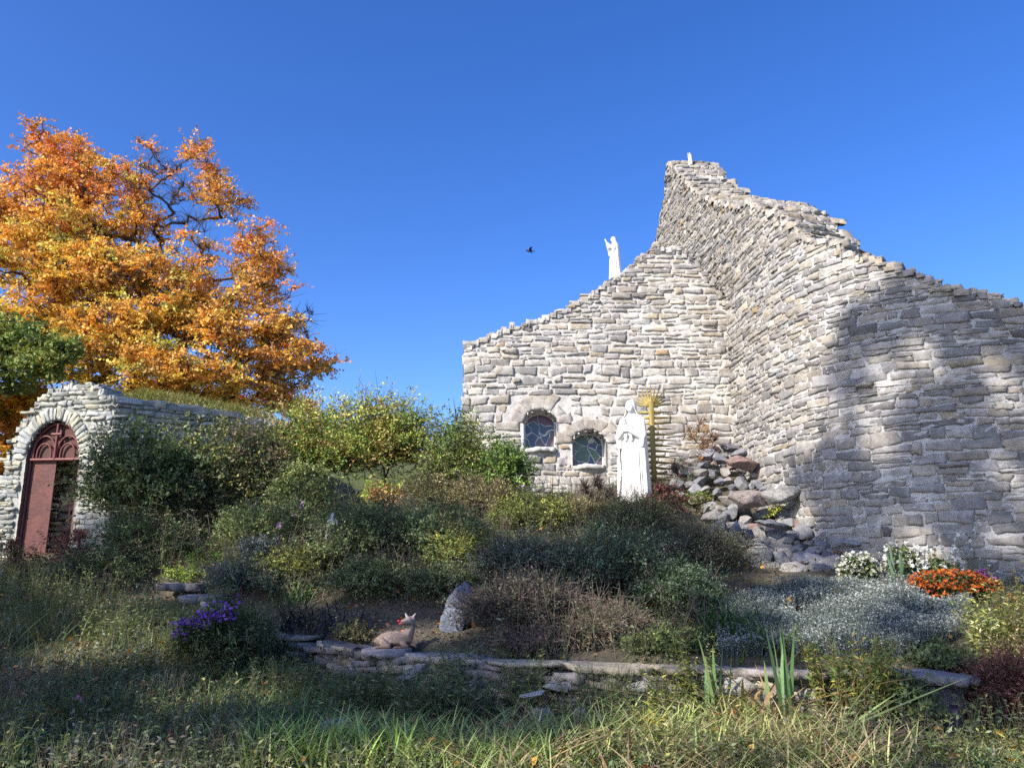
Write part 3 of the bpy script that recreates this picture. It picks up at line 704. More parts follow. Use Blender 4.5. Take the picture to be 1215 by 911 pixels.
# small crucifix hanging inside, seen through the open half
cz = (dzb + dzs) / 2 + .12; ca = dc + .12; acc = Acc(); M_cru = plain_mat('pinkish_iron', (.34, .15, .12), .6, 0, .2, 9, .1)
P = lambda a, z: GP(a, z, .46)
tubes(acc, [P(ca, cz - .22), P(ca - .09, cz + .08), P(ca, cz + .12)], [P(ca, cz + .16), P(ca + .09, cz + .08), P(ca, cz + .9)], [.018, .016, .004], [.018, .016, .004], (1, 1, 1), 6)
ball_ = ICO2[0] * .03 + P(ca, cz + .13) - nin_3 if False else ICO2[0] * .028 + P(ca, cz + .12); acc.add(ball_, ICO2[1])
tag(acc.build('crucifix', M_cru, None, P(ca, cz - .22)), 'small pinkish crucifix hanging inside the open half of the gateway', 'crucifix')
# ---------------------------------------------------------------- growing things
def grow(trunk, att, r_tip, power=.42, wig=.1, mid=2, rmax=None):
    """branches from a trunk polyline to attractor points; returns segment arrays"""
    nodes = [np.array(p, float) for p in trunk]; par = [-1] + list(range(len(trunk) - 1))
    nt0 = len(trunk); cap = len(att) * mid + nt0 + 5; NP = np.zeros((cap, 3)); NP[:nt0] = nodes; n = nt0
    top = np.array(trunk[-1]); mind = np.array(trunk[0])
    order = np.argsort(np.linalg.norm(att - np.mean(np.array(trunk)[max(0, nt0 - 3):], 0), axis=1))
    for i in order:
        a = att[i]; d = NP[:n] - a; dd = np.sqrt((d * d).sum(1)) + np.clip(NP[:n, 2] - a[2], 0, None) * 1.5
        if nt0 > 3: dd[:nt0 // 3] += 5
        j = int(np.argmin(dd)); p0 = NP[j]; L = np.linalg.norm(a - p0)
        prev = j
        for k in range(1, mid + 1):
            t = k / mid; p = p0 * (1 - t) + a * t + (rng.normal(0, wig * L, 3) * (t < 1)); 
            if t < 1: p[2] -= L * .04
            NP[n] = p; par.append(prev); prev = n; n += 1
    par = np.array(par); cnt = np.zeros(n); leaf = np.ones(n, bool); leaf[par[par >= 0]] = False; cnt[leaf] = 1
    for i in range(n - 1, 0, -1): cnt[par[i]] += cnt[i]
    r = r_tip * cnt ** power
    if rmax: r = np.minimum(r, rmax)
    i = np.arange(1, n); return NP[par[i]], NP[i], np.minimum(r[par[i]], r[i] * 1.6 + .002), r[i]
def blobpts(c, r, n, rseed=None):
    d = unit(rng.normal(size=(n, 3))) * (rng.random((n, 1)) ** .4); return np.asarray(c) + d * np.asarray(r)
def clustered(att, per, rad, size, pal, acc, flat=.6, aspect=.8, up=.35, w=None, cjit=.14, ljit=.16, droop=.1, m=9, twig=None, out=None):
    """leafy shoots spreading from every attractor; leaves stand alternately along each shoot"""
    n = len(att); cnt = rng.poisson(per / m, n); idx = np.repeat(np.arange(n), cnt); N_ = len(idx)
    cc = pick(pal, n, cjit, w) if not callable(pal) else pal(att)
    o = att[idx] + rng.normal(0, 1, (N_, 3)) * (rad * np.array([.5, .5, .5 * flat]))
    d = rng.normal(size=(N_, 3)) * [1, 1, max(.35, flat * .8)] + [0, 0, .25]
    if out is not None: d += unit(att[idx] - out) * .9
    d = unit(d); l = rad * rng.uniform(.9, 2.1, N_); sg = rng.uniform(0, .35, N_)
    sc_ = cc[idx] * np.exp(rng.normal(0, .13, (N_, 1)))
    side = perp(d)
    if twig: tubes(acc, o, o + d * l[:, None] * .9 - np.stack([0 * l, 0 * l, sg * l * .8], 1), size * .06, size * .02, twig, 3)
    for k in range(m):
        t = (k + rng.random(N_)) / m; P = o + d * (l * t)[:, None] - np.stack([0 * l, 0 * l, sg * l * t * t], 1)
        dd = d * .7 + side * (1 if k % 2 else -1) * .9; 
        leaves(acc, P, size * (1.15 - .35 * t), np.clip(sc_ * np.exp(rng.normal(0, ljit, (N_, 1))), .003, .9), aspect, up, droop, dd)
# ---- the maple
def maple():
    base = np.array([U(150, 500, 31.)[0], 31., 0]); base[2] = h1(base[0], base[1])
    t = thing('maple_tree', 'tall maple in orange and gold autumn leaf behind the grotto', 'tree', base)
    # lobes: px, py, rx, ry, Y, share, bare, tone (0 gold .. 1 red orange)
    L = [(75, 185, 38, 30, 31, 1.0, 0, 1.), (60, 228, 50, 34, 30, 1.1, 0, .85), (112, 208, 18, 22, 31, .5, .1, .9), (152, 222, 26, 30, 30, 1., .1, .85), (172, 186, 22, 16, 31, .35, .75, .8), (208, 235, 20, 46, 31, .6, .9, .6),
         (246, 203, 18, 26, 31, .6, .1, 1.), (262, 238, 24, 24, 31, .6, .2, .8), (240, 285, 24, 22, 30, .5, .55, .6), (310, 285, 26, 18, 31, .5, .05, 1.), (312, 320, 32, 28, 31, .9, .05, .8), (300, 350, 28, 26, 30, .6, .1, .6),
         (10, 250, 34, 28, 30, .8, .05, .7), (20, 305, 45, 36, 29, 1.2, .05, .3), (85, 270, 44, 34, 29, 1.2, .05, .3), (95, 325, 52, 40, 28.5, 1.5, .05, .1), (160, 270, 36, 30, 30, .8, .15, .4), (150, 330, 44, 40, 29, 1.3, .1, .15), (175, 385, 50, 36, 28.5, 1.4, .1, .1),
         (215, 330, 34, 34, 29, .9, .15, .35), (240, 370, 44, 32, 29, 1.2, .1, .25), (275, 400, 42, 30, 29, 1.1, .05, .35), (330, 395, 40, 28, 30, 1., .1, .6), (350, 365, 16, 26, 31, .25, .5, .9), (372, 428, 30, 18, 30, .7, .1, .9), (330, 440, 44, 28, 30, .9, .15, .5),
         (265, 450, 50, 28, 29, 1., .1, .3), (195, 440, 48, 30, 28, 1.2, .1, .1), (120, 400, 46, 34, 28.5, 1.2, .1, .2), (60, 370, 46, 34, 29, 1.1, .05, .3), (90, 440, 40, 28, 28.5, .9, .1, .3), (20, 400, 40, 40, 29, .9, .1, .5), (-50, 300, 60, 60, 31, 1.6, .05, .4), (-60, 400, 60, 60, 31, 1.4, .05, .4), (-30, 230, 34, 26, 31, .6, .1, .7), (200, 480, 60, 20, 29.5, .7, .1, .3), (320, 475, 36, 14, 30, .4, .1, .5)]
    att = []; bare = []; tone = []
    for px, py, rx, ry, Y, sh, ba, tn in L:
        n = int(52 * sh * (rx * ry / 1200)) + 7; c = U(px, py, Y); f = Y / FPX * 1.05
        p = blobpts(c, (rx * f, 2.0, ry * f), n); att.append(p); bare.append(rng.random(n) < ba); tone.append(np.full(n, tn * .8 - .05) + rng.normal(0, .14, n))
    att = np.concatenate(att); bare = np.concatenate(bare); tone = np.concatenate(tone)
    top = U(185, 360, 31.); trunk = [base - [0, 0, .3], base + [0, 0, 2.], base + [.1, 0, 3.6], base * .6 + top * .4 + [0, 0, 1.2], base * .3 + top * .7, top]
    a, b, r0, r1 = grow(trunk, att, .016, .46, .07, 3, .34)
    acc = Acc(); tubes(acc, a, b, r0, r1, (.085, .07, .06), 5); acc.build('trunk', M_bark, t, base)
    acc = Acc()
    def pal(p):
        k = np.clip(tone, 0, 1)[:, None]
        gold = pick([(.52, .28, .03), (.44, .25, .03), (.30, .24, .04), (.56, .24, .03), (.38, .17, .03)], len(p), .15); red = pick([(.55, .16, .03), (.48, .11, .03), (.58, .22, .04), (.36, .09, .03)], len(p), .15)
        c = gold * (1 - k) + red * k; return c
    lv = ~bare; tone_l = tone[lv]
    def pal2(p):
        global _t; return pal_t(p, tone_l)
    def pal_t(p, tt):
        k = np.clip(tt, 0, 1)[:, None]
        gold = pick([(.74, .50, .10), (.72, .56, .13), (.48, .50, .12), (.70, .38, .09), (.60, .38, .11)], len(p), .18); red = pick([(.70, .28, .08), (.60, .21, .07), (.72, .34, .09), (.50, .18, .07)], len(p), .18)
        return gold * (1 - k) + red * k
    clustered(att[lv], 88, .36, .11, pal2, acc, .42, .9, .12, cjit=.22, droop=.15)
    sp = att[bare]; 
    if len(sp): clustered(sp, 3, .3, .12, [(.4, .16, .04)], acc)
    # fine twigs
    tw = np.concatenate([att[np.repeat(np.arange(len(att)), 3)], sp[np.repeat(np.arange(len(sp)), 10)]]); e = tw + rng.normal(0, .26, tw.shape) + [0, 0, .12]
    ta = Acc(); tubes(ta, tw, e, .012, .004, (.09, .07, .06), 3); ta.build('twigs', M_bark, t, base)
    acc.build('crown', M_autumn, t, base)
maple()
def tree(name, label, base_px, lobes, pal, size, per, group=None, mat=None, flat=.5, rad=.3, dens=40, bark=(.07, .055, .045), w=None):
    px, py, Y = base_px; b = U(px, py, Y); b[2] = h1(b[0], b[1]); t = thing(name, label, 'tree', b, group); att = []
    for px, py, rx, ry, Yl in lobes:
        f = Yl / FPX; n = int(dens * rx * ry / 900) + 5; att.append(blobpts(U(px, py, Yl), (rx * f, min(rx, ry) * f, ry * f), n))
    att = np.concatenate(att); c = att.mean(0); trunk = [b - [0, 0, .3], b * .7 + c * .3, b * .4 + c * .6, c]
    a, e, r0, r1 = grow(trunk, att, .012, .45, .08, 2, .2); acc = Acc(); tubes(acc, a, e, r0, r1, bark, 5); acc.build('trunk', M_bark, t, b)
    acc = Acc(); clustered(att, per, rad, size, pal, acc, flat, .7, .4, w); acc.build('crown', mat or M_leaf, t, b); return t
GREENS = [(.11, .15, .04), (.16, .20, .06), (.09, .12, .04), (.24, .25, .07)]
tree('green_tree', 'green-leaved tree at the left in front of the orange maple', (-20, 560, 23.), [(10, 400, 40, 26, 23), (50, 425, 38, 24, 22.5), (0, 440, 40, 30, 23), (70, 415, 22, 14, 22.5), (-60, 420, 50, 50, 23)], GREENS, .13, 55, rad=.3)
tree('golden_tree', 'low golden tree seen between the maple and the left edge of the gateway', (-30, 600, 25.), [(10, 480, 34, 24, 25), (-10, 520, 34, 34, 25), (40, 470, 26, 18, 25), (-60, 500, 40, 50, 25), (5, 560, 30, 36, 24), (-20, 600, 40, 40, 24)], [(.5, .32, .03), (.35, .3, .04), (.5, .2, .03)], .13, 55, mat=M_autumn)
tree('red_maple_tree', 'small far red maple peeping over the grotto roof', (320, 560, 44.), [(275, 478, 16, 9, 44), (330, 470, 22, 12, 44), (355, 482, 16, 9, 44)], [(.5, .09, .04), (.45, .14, .04), (.3, .05, .03)], .16, 60, mat=M_autumn, dens=110)
tree('orange_tree', 'tawny orange tree low behind the grotto roof', (180, 600, 40.), [(60, 490, 60, 30, 40), (180, 490, 60, 22, 40), (240, 480, 40, 18, 40)], [(.42, .17, .03), (.3, .12, .03), (.25, .2, .04)], .18, 60, mat=M_autumn, dens=60)

# ---- the trees that throw the shade, standing behind and left of the visitor
LIT = [(330, 560, 70, 60), (440, 530, 110, 75), (560, 540, 90, 75), (650, 560, 70, 55), (640, 608, 70, 24), (745, 540, 60, 70), (850, 560, 80, 60), (905, 590, 55, 30), (545, 665, 26, 24), (365, 672, 30, 24),
       (800, 850, 100, 45), (920, 860, 130, 85), (700, 900, 130, 26), (440, 908, 150, 34), (300, 905, 60, 16), (1000, 800, 50, 50), (960, 720, 50, 20), (1185, 745, 55, 55), (1085, 662, 40, 18), (1120, 692, 45, 16), (1015, 668, 22, 16), (740, 790, 50, 14),
       (205, 808, 22, 10), (125, 745, 45, 22), (60, 755, 40, 14), (60, 905, 70, 14), (140, 690, 22, 10), (230, 672, 20, 8), (470, 745, 30, 8), (705, 748, 45, 26), (520, 585, 40, 14), (820, 700, 26, 10), (1170, 870, 24, 20), (900, 655, 20, 14), (420, 655, 20, 8), (610, 720, 16, 7), (280, 640, 18, 8), (700, 660, 30, 8)]
def hit(px, py):
    for Y in np.arange(5.5, 17, .12):
        p = U(px, py, Y)
        if p[2] < h1(p[0], Y) + .3: return p
    return None
tg = []
for px in np.arange(-140, 1230, 22):
    for py in np.arange(596, 925, 13):
        x, y = px + rng.uniform(-10, 10), py + rng.uniform(-6, 6)
        if x > 560 and y < 610 and x < 1000: continue
        if x < 130 and y < 655: continue
        p = hit(x, y)
        if p is not None:
            if any(((x - a) / rx) ** 2 + ((y - b) / ry) ** 2 < 1 for a, b, rx, ry in LIT): continue
            keep = min(1., (p[1] / 8.) ** 1.2)
            if rng.random() < (keep * .8 + .2) * .93: tg.append(p)
# shade on the grotto's side wall
for s_ in np.arange(.15, planH.L, .32):
    for z_ in np.arange(1.8, 4.6, .32):
        if s_ > planH.L * .35 and z_ > 3.0 + .5 * s_ * .5 : continue
        xy = planH.xy(np.array(s_)); tg.append(np.array([xy[0], xy[1], z_]))
for z_ in np.arange(1.6, 2.4, .25): xy = planG.xy(np.array(gl - .05)); tg.append(np.array([xy[0] + .1 - (2.4 - z_) * .3, xy[1], z_]))
# shade on the curved wall
LITB = [(1035, 480, 13, 60), (1045, 560, 14, 60), (1095, 420, 20, 34), (1200, 460, 18, 30), (1192, 560, 16, 18), (1080, 632, 40, 8), (1165, 345, 16, 5), (1190, 640, 26, 8), (960, 610, 20, 12)]
SHB = [(1060, 322), (1040, 350), (1000, 385), (985, 430), (984, 500), (965, 540), (930, 555), (925, 600), (960, 625), (960, 700), (1400, 730), (1400, 400), (1215, 362)]
def inpoly(x, y, P):
    c = False; j = len(P) - 1
    for i in range(len(P)):
        if (P[i][1] > y) != (P[j][1] > y) and x < (P[j][0] - P[i][0]) * (y - P[i][1]) / (P[j][1] - P[i][1]) + P[i][0]: c = not c
        j = i
    return c
for s_ in np.arange(0, planB.L, .30):
    for z_ in np.arange(1.2, 7.5, .30):
        q_ = s_ + rng.uniform(-.1, .1); xy = planB.xy(np.array(q_)); zz_ = z_ + rng.uniform(-.1, .1); px, py = PJ(xy[0], xy[1], zz_)
        if px > 1420 or not inpoly(px, py, SHB): continue
        if any(((px - a) / rx) ** 2 + ((py - b) / ry) ** 2 < 1 for a, b, rx, ry in LITB): continue
        if rng.random() < .03: continue
        tg.append(np.array([xy[0], xy[1], zz_]))
tg = np.array(tg)
tt = rng.uniform(27, 36, len(tg)) + np.where(tg[:, 1] > 10, 4., 0.); cl = tg + SUN * tt[:, None]
# keep the sun's way open to the places that the photo shows lit
must = []
for a, b, rx, ry in LIT:
    for k in range(14):
        r_, t_ = math.sqrt((k + .5) / 14) * .9, k * 2.4; p = hit(a + r_ * rx * math.cos(t_), b + r_ * ry * math.sin(t_))
        if p is not None:
            must.append(p)
            if b > 700: must.append(p + [0, 0, .3])
for s_ in np.linspace(.1, gl - .05, 9):
    for z_ in np.linspace(1.9, 4.4, 9):
        if z_ > 2.3 or s_ < gl - .5: xy = planG.xy(np.array(s_)); must.append(np.array([xy[0], xy[1], z_]))
mb = []; mc = []
for s_ in np.arange(0, planB.L, .22):
    for z_ in np.arange(1.2, 9, .22):
        xy = planB.xy(np.array(s_)); px, py = PJ(xy[0], xy[1], z_)
        if px < 1300 and not inpoly(px, py, SHB): mb.append(np.array([xy[0], xy[1], z_]))
        if any(((px - a) / rx) ** 2 + ((py - b) / ry) ** 2 < .5 for a, b, rx, ry in LITB): mc.append(np.array([xy[0], xy[1], z_]))
must += [U(a, b, 15.6) for a in range(340, 640, 25) for b in range(480, 585, 20)] + [U(a, b, 16) for a in range(560, 860, 30) for b in range(400, 590, 30)]
must = np.array(must); mb = np.array(mb); mc = np.array(mc); ok_ = np.ones(len(cl), bool)
for i in range(len(cl)):
    v = cl[i] - must; v = v - (v @ SUN)[:, None] * SUN; dm = np.sqrt((v * v).sum(1)); v3 = cl[i] - mc; v3 = v3 - (v3 @ SUN)[:, None] * SUN; v2 = cl[i] - mb; v2 = v2 - (v2 @ SUN)[:, None] * SUN; ok_[i] = dm.min() > .36 and (v2 * v2).sum(1).min() > .20 ** 2 and (v3 * v3).sum(1).min() > .33 ** 2
cl = cl[ok_]
xs = cl[:, 0]; qn = np.quantile(xs, [0, .2, .4, .6, .8, 1.])
shade_labels = ['tall broad-leaved tree casting shade, leftmost behind the viewer', 'tall broad-leaved tree casting shade, second from the left behind the viewer', 'middle one of the five tall shade trees behind the viewer', 'tall broad-leaved tree casting shade, second from the right behind the viewer', 'tall broad-leaved tree casting shade, rightmost behind the viewer']
for k in range(5):
    m_ = (xs >= qn[k]) & (xs <= qn[k + 1]); att = cl[m_]; c = att.mean(0); b = np.array([c[0], min(c[1] - 1, -4.), 0.]); b[2] = h1(b[0], b[1])
    t = thing('shade_tree', shade_labels[k], 'tree', b, 'tall trees behind the viewer that shade the garden')
    trunk = [b - [0, 0, .3], b + [0, 0, 4], b + [.3, .2, 9], c * .6 + b * .4, c]
    a, e, r0, r1 = grow(trunk, att, .012, .45, .05, 2, .3); acc = Acc(); tubes(acc, a, e, r0, r1, (.07, .06, .05), 5); acc.build('trunk', M_bark, t, b)
    acc = Acc(); clustered(att, 76, .18, .17, [(.12, .16, .05), (.3, .24, .05)], acc, 1., .9, .2, m=6); acc.build('crown', M_leaf, t, b)

# ---------------------------------------------------------------- shrubs
PAL = dict(dark=[(.08, .11, .05), (.11, .14, .06), (.15, .17, .08)], mid=[(.11, .15, .05), (.15, .19, .06), (.09, .12, .05), (.2, .22, .08)], olive=[(.13, .13, .05), (.2, .18, .07), (.10, .10, .05), (.26, .21, .11)],
           lit=[(.19, .28, .06), (.31, .36, .08), (.14, .20, .05), (.36, .32, .09), (.34, .20, .09)], brown=[(.10, .075, .065), (.14, .105, .085), (.08, .065, .06)], grey=[(.14, .16, .12), (.23, .25, .2), (.10, .12, .08), (.30, .32, .27)],
           silver=[(.17, .20, .19), (.24, .27, .25), (.10, .13, .11), (.32, .35, .33)], red=[(.12, .045, .04), (.085, .035, .03), (.15, .065, .05), (.07, .05, .035)], yellow=[(.18, .20, .05), (.26, .25, .06), (.11, .14, .04), (.09, .11, .04)], tan=[(.3, .23, .12), (.2, .14, .08), (.14, .15, .06)])
def place(px0, px1, ptop, Y, pbot=None):
    cx = (px0 + px1) / 2; p = U(cx, ptop, Y); x = p[0]; zb = h1(x, Y); dep = Y * math.cos(PITCH) + (p[2] - CAM_Z) * math.sin(PITCH)
    return x, zb, (px1 - px0) / 2 / FPX * dep, p[2] - zb
def bush(label, px0, px1, ptop, Y, n, size, pal, name='shrub', cat='shrub', group=None, ry=None, ncl=None, aspect=.55, stem=(.07, .05, .04), up=.12, droop=.1, fill=.5, rc=None, base=None, spray=0, w=None, flowers=None):
    x, zb, rx, h = place(px0, px1, ptop, Y); ry = ry or rx * .8
    if base is not None: zb2 = base; h = zb + h - base; zb = base
    ncl = ncl or int(max(12, n / 55)); b = np.array([x, Y, zb])
    t = thing(name, label, cat, b, group)
    d = unit(rng.normal(size=(ncl, 3))); d[:, 2] = np.abs(d[:, 2]) * 1.1 - .25; d = unit(d)
    rr = rng.uniform(fill, 1, (ncl, 1)) * (1 + .22 * vnoise(d[:, 0] * 2.2 + x, d[:, 1] * 2.2 + d[:, 2] * 2, 3))[:, None]
    att = b + [0, 0, h * .38] + d * rr * np.array([rx, ry, h * .6]) * .93
    att[:, 2] = np.maximum(att[:, 2], H(att[:, 0], att[:, 1]) + .04)
    rc = rc or .22 * (rx * ry * h) ** (1 / 3) + .03
    st = np.array([b + [rng.uniform(-.15, .15) * rx, rng.uniform(-.15, .15) * ry, 0] for _ in range(1)])
    a, e, r0, r1 = grow([b - [0, 0, .1], b + [0, 0, h * .12]], att, .0035, .42, .12, 2, .035)
    acc = Acc(); tubes(acc, a, e, r0, r1, stem, 4)
    if spray:
        tw = att[rng.integers(0, ncl, spray)]; tubes(acc, tw, tw + unit(tw - b - [0, 0, h * .2] + rng.normal(0, .3, tw.shape)) * rng.uniform(.5, 1.3, (spray, 1)) * rc * 1.6, .006, .002, stem, 3)
    acc.build('stem', M_stem, t, b)
    acc = Acc(); clustered(att, n / ncl, rc, size, PAL[pal] if isinstance(pal, str) else pal, acc, .8, aspect, up, w, .2, .2, droop, twig=stem, out=b + [0, 0, h * .2])
    acc.build('foliage', M_leaf, t, b)
    if flowers:
        fn, fs, fp = flowers; acc = Acc(); k = att[rng.integers(0, ncl, fn)]; P = k + unit(k - b - [0, 0, h * .2]) * rc * rng.uniform(.4, 1.3, (fn, 1)) + rng.normal(0, rc * .4, k.shape)
        flower_heads(acc, P, fs, fp); acc.build('flowers', M_petal, t, b)
    return t
def flower_heads(acc, P, r, pal, npet=10, dome=True):
    n = len(P); cc = pick(pal, n, .12); up = unit(rng.normal(0, .5, (n, 3)) + [0, -.35, .8])
    for k in range(npet):
        a = perp(up); d = unit(a + up * rng.uniform(-.1, .9, (n, 1)) * (1 if dome else .1))
        b = unit(np.cross(d, up)); L = r * rng.uniform(.7, 1.2, (n, 1))
        V = np.stack([P, P + d * L * .6 + b * L * .28, P + d * L, P + d * L * .6 - b * L * .28], 1).reshape(-1, 3)
        acc.add(V, np.arange(n * 4).reshape(n, 4), np.clip(cc * np.exp(rng.normal(0, .1, (n, 1))), 0, .95))
def leafy(label, px0, px1, ptop, Y, ns, leaf, pal, name='tall_weed', cat='plant', group=None, ry=None, asp=.2, gap=.03, stem=(.1, .1, .04), lean=.25, tops=None, mn=.6, size=None, w=None, frm=.12):
    x, zb, rx, h = place(px0, px1, ptop, Y); ry = ry or rx * .6; b = np.array([x, Y, zb]); t = thing(name, label, cat, b, group)
    an = rng.uniform(0, 6.28, ns); rr = np.sqrt(rng.random(ns)); bx = x + np.cos(an) * rr * rx * .75; by = Y + np.sin(an) * rr * ry * .75
    B = np.stack([bx, by, H(bx, by)], 1); hh = h * rng.uniform(mn, 1.02, ns); D = np.stack([np.cos(an), np.sin(an), np.zeros(ns)], 1) * lean * rng.uniform(.1, 1, (ns, 1)) + rng.normal(0, .05, (ns, 3)) * [1, 1, 0]
    sa = Acc(); la = Acc(); K = 5; prev = B; 
    for k in range(1, K + 1):
        u = k / K; p = B + (D * (u ** 1.5) + [0, 0, u]) * hh[:, None] + rng.normal(0, .006, B.shape); tubes(sa, prev, p, .0045 * (1 - .8 * (k - 1) / K), .0045 * (1 - .8 * u), stem, 4)
        m_ = max(1, int(h / K / gap)); 
        for q_ in range(m_):
            v = (q_ + rng.random((ns, 1))) / m_; keep = (rng.random(ns) < .95) & ((u - (1 - v[:, 0]) / K) > frm)
            P = (prev * (1 - v) + p * v)[keep]; a2 = rng.uniform(0, 6.28, len(P)); d = np.stack([np.cos(a2), np.sin(a2), np.full(len(P), rng.uniform(-.1, .7))], 1)
            leaves(la, P, leaf * (1.15 - .5 * u), pick(PAL[pal] if isinstance(pal, str) else pal, len(P), .25, w), asp, .5, 0, d)
        prev = p
    sa.build('stem', M_stem, t, b); la.build('foliage', M_leaf, t, b)
    if tops:
        tn, tr, tp = tops; acc = Acc(); i_ = rng.integers(0, ns, tn); P = prev[i_] + rng.normal(0, tr * 1.6, (tn, 3)); flower_heads(acc, P, tr, tp); acc.build('flowers', M_petal, t, b)
    return t
def strap(label, px, py, Y, n, h, w, pal, name='grass_clump', cat='plant', group=None, lean=.4, curve=.8, r=.08, ldir=None, seg=6):
    p = U(px, py, Y); z = h1(p[0], Y); b = np.array([p[0], Y, z]); acc = Acc(); P = b + np.stack([rng.normal(0, r, n), rng.normal(0, r, n), np.zeros(n)], 1); P[:, 2] = H(P[:, 0], P[:, 1]) - .01
    blades(acc, P, h, w, pick(PAL[pal] if isinstance(pal, str) else pal, n, .2), lean, curve, seg, ldir); o = acc.build(name, M_grass, None, b); tag(o, label, cat, group); return o
# back row
bush('dark climbing bush against the grotto wall, next to the gateway', 108, 215, 500, 13.2, 9000, .07, 'dark', ry=.55, fill=.3, base=1.9, name='climbing_bush', cat='bush', w=[2, 2, 1])
bush('dark and yellow-green bush covering the middle of the grotto wall', 170, 300, 488, 13.9, 11000, .065, [(0.087, 0.132, 0.057), (0.132, 0.140, 0.065), (.17, .19, .05), (.28, .26, .07)], ry=.6, fill=.3, base=1.9, name='climbing_bush', cat='bush', w=[3, 3, 1.5, .7])
bush('mottled bush with pinkish tips at the right end of the grotto', 262, 350, 494, 14.6, 7000, .06, [(0.117, 0.140, 0.057), (.14, .14, .06), (.24, .17, .12), (0.072, 0.102, 0.042)], ry=.6, fill=.3, name='climbing_bush', cat='bush', flowers=(120, .03, [(.5, .3, .25), (.55, .4, .32)]))
bush('yellow-green hedge bush rising right of the grotto', 318, 440, 474, 16.0, 15000, .065, 'lit', ry=.9, fill=.25, name='hedge_bush', cat='bush', base=2.9, spray=200)
bush('tallest sunlit hedge bush, green flecked with red, against the sky', 395, 525, 464, 15.6, 17000, .065, 'lit', ry=.9, fill=.25, name='hedge_bush', cat='bush', base=2.9, spray=220)
bush('green hedge bush overlapping the left corner of the chapel gable', 500, 585, 484, 14.6, 9000, .06, [(.11, .17, .04), (.17, .22, .06), (0.132, 0.140, 0.072), (.22, .22, .07)], ry=.6, fill=.25, name='hedge_bush', cat='bush', spray=120)
bush('bright green bush in front of the upper left window', 560, 628, 505, 14.3, 6500, .06, [(.11, .19, .04), (.18, .26, .06), (.08, .13, .04)], ry=.5, fill=.25, name='hedge_bush', cat='bush', spray=60)
bush('dark low bush filling the foot of the hedge on the left', 320, 400, 545, 14.0, 4000, .055, 'mid', ry=.5)
bush('small green sapling under the tall hedge', 430, 490, 560, 15.0, 1600, .06, 'lit', ry=.4)
bush('greyish twiggy shrub between the hedge and the white rock', 480, 560, 560, 14.2, 3500, .04, 'olive', ry=.5, spray=200)
bush('dry brown-green shrub left of the windows', 530, 620, 566, 13.8, 5500, .035, 'olive', ry=.5, spray=260, stem=(.16, .12, .09))
# middle row
bush('sunlit lime-green mounded shrub under the upper window', 590, 675, 588, 13.2, 6500, .04, 'yellow', ry=.6)
bush('low olive shrub below the lower window', 660, 725, 594, 13.4, 3200, .04, 'olive', ry=.5, spray=120)
bush('leafless dark brush standing below the lower window sill', 665, 735, 566, 13.9, 500, .03, 'brown', ry=.3, spray=700, stem=(0.102, 0.080, 0.065), name='bare_brush')
bush('spiky reddish-brown plant at the foot of the white statue', 760, 810, 572, 13.6, 1500, .05, 'red', ry=.3, spray=120)
bush('near-black spreading juniper in front of the white statue', 700, 800, 590, 12.4, 12000, .035, 'dark', ry=.8, aspect=.3, up=0, spray=300, name='juniper')
bush('near-black spreading juniper sloping down beside the rock heap', 745, 885, 628, 11.6, 15000, .035, [(0.087, 0.102, 0.065), (0.117, 0.132, 0.080), (0.140, 0.140, 0.102)], ry=.9, aspect=.3, up=0, spray=300, name='juniper')
bush('dark bushy shrub right of the small white figure', 390, 500, 602, 11.9, 11000, .045, 'dark', ry=.8)
bush('dark green shrub at the centre of the bank', 470, 580, 606, 11.6, 11000, .045, [(0.057, 0.095, 0.050), (0.087, 0.132, 0.057), (0.132, 0.140, 0.072)], ry=.8)
bush('yellow-green upright shrub with a patch of sun on it', 510, 590, 628, 11.0, 5000, .042, 'yellow', ry=.6)
bush('loose yellowish shrub below the small white figure', 318, 400, 650, 11.3, 4000, .04, 'yellow', ry=.6, spray=100)
bush('grey-green shrub left of the small white figure', 270, 385, 596, 12.6, 8000, .045, 'mid', ry=.8, flowers=(5, .05, [(.5, .3, .45)]))
bush('dark twiggy shrub around the foot of the small white figure', 290, 350, 640, 11.8, 3500, .035, 'grey', ry=.5, spray=200)
bush('large dense fine-leaved shrub at the middle of the bed', 640, 790, 632, 10.2, 22000, .034, [(0.087, 0.140, 0.072), (0.132, 0.140, 0.102), (.13, .16, .11), (0.057, 0.095, 0.050)], ry=1.0, spray=200)
bush('smoky dark shrub behind the blue-grey boulder', 565, 680, 640, 10.6, 15000, .034, [(0.072, 0.102, 0.072), (0.102, 0.132, 0.087), (0.140, 0.140, 0.132)], ry=.9, spray=300)
bush('purple-brown thicket on the retaining wall, left of the pale dead canes', 555, 690, 684, 9.1, 11000, .034, [(.09, .085, .06), (.07, .09, .05), (.11, .08, .07), (.06, .06, .05)], ry=.65, spray=700, stem=(.11, .085, .08), name='bare_brush')
bush('low tangle of pale dead canes and leaves right of the purple-brown thicket', 645, 775, 722, 8.8, 4500, .032, [(.10, .10, .06), (.08, .10, .05), (.13, .10, .08)], ry=.5, spray=700, stem=(.25, .19, .14), name='bare_brush')
bush('green fine-leaved shrub right of the pale dead canes', 745, 850, 676, 9.6, 12000, .034, [(0.087, 0.132, 0.072), (.09, .13, .06), (0.057, 0.095, 0.050), (.14, .17, .11)], ry=.8)
bush('dark feathery shrub on the slope right of the gateway', 120, 235, 612, 12.9, 8000, .045, [(0.057, 0.095, 0.042), (0.087, 0.140, 0.057), (0.132, 0.140, 0.072)], ry=.7, aspect=.35, name='fern_mound', cat='plant')
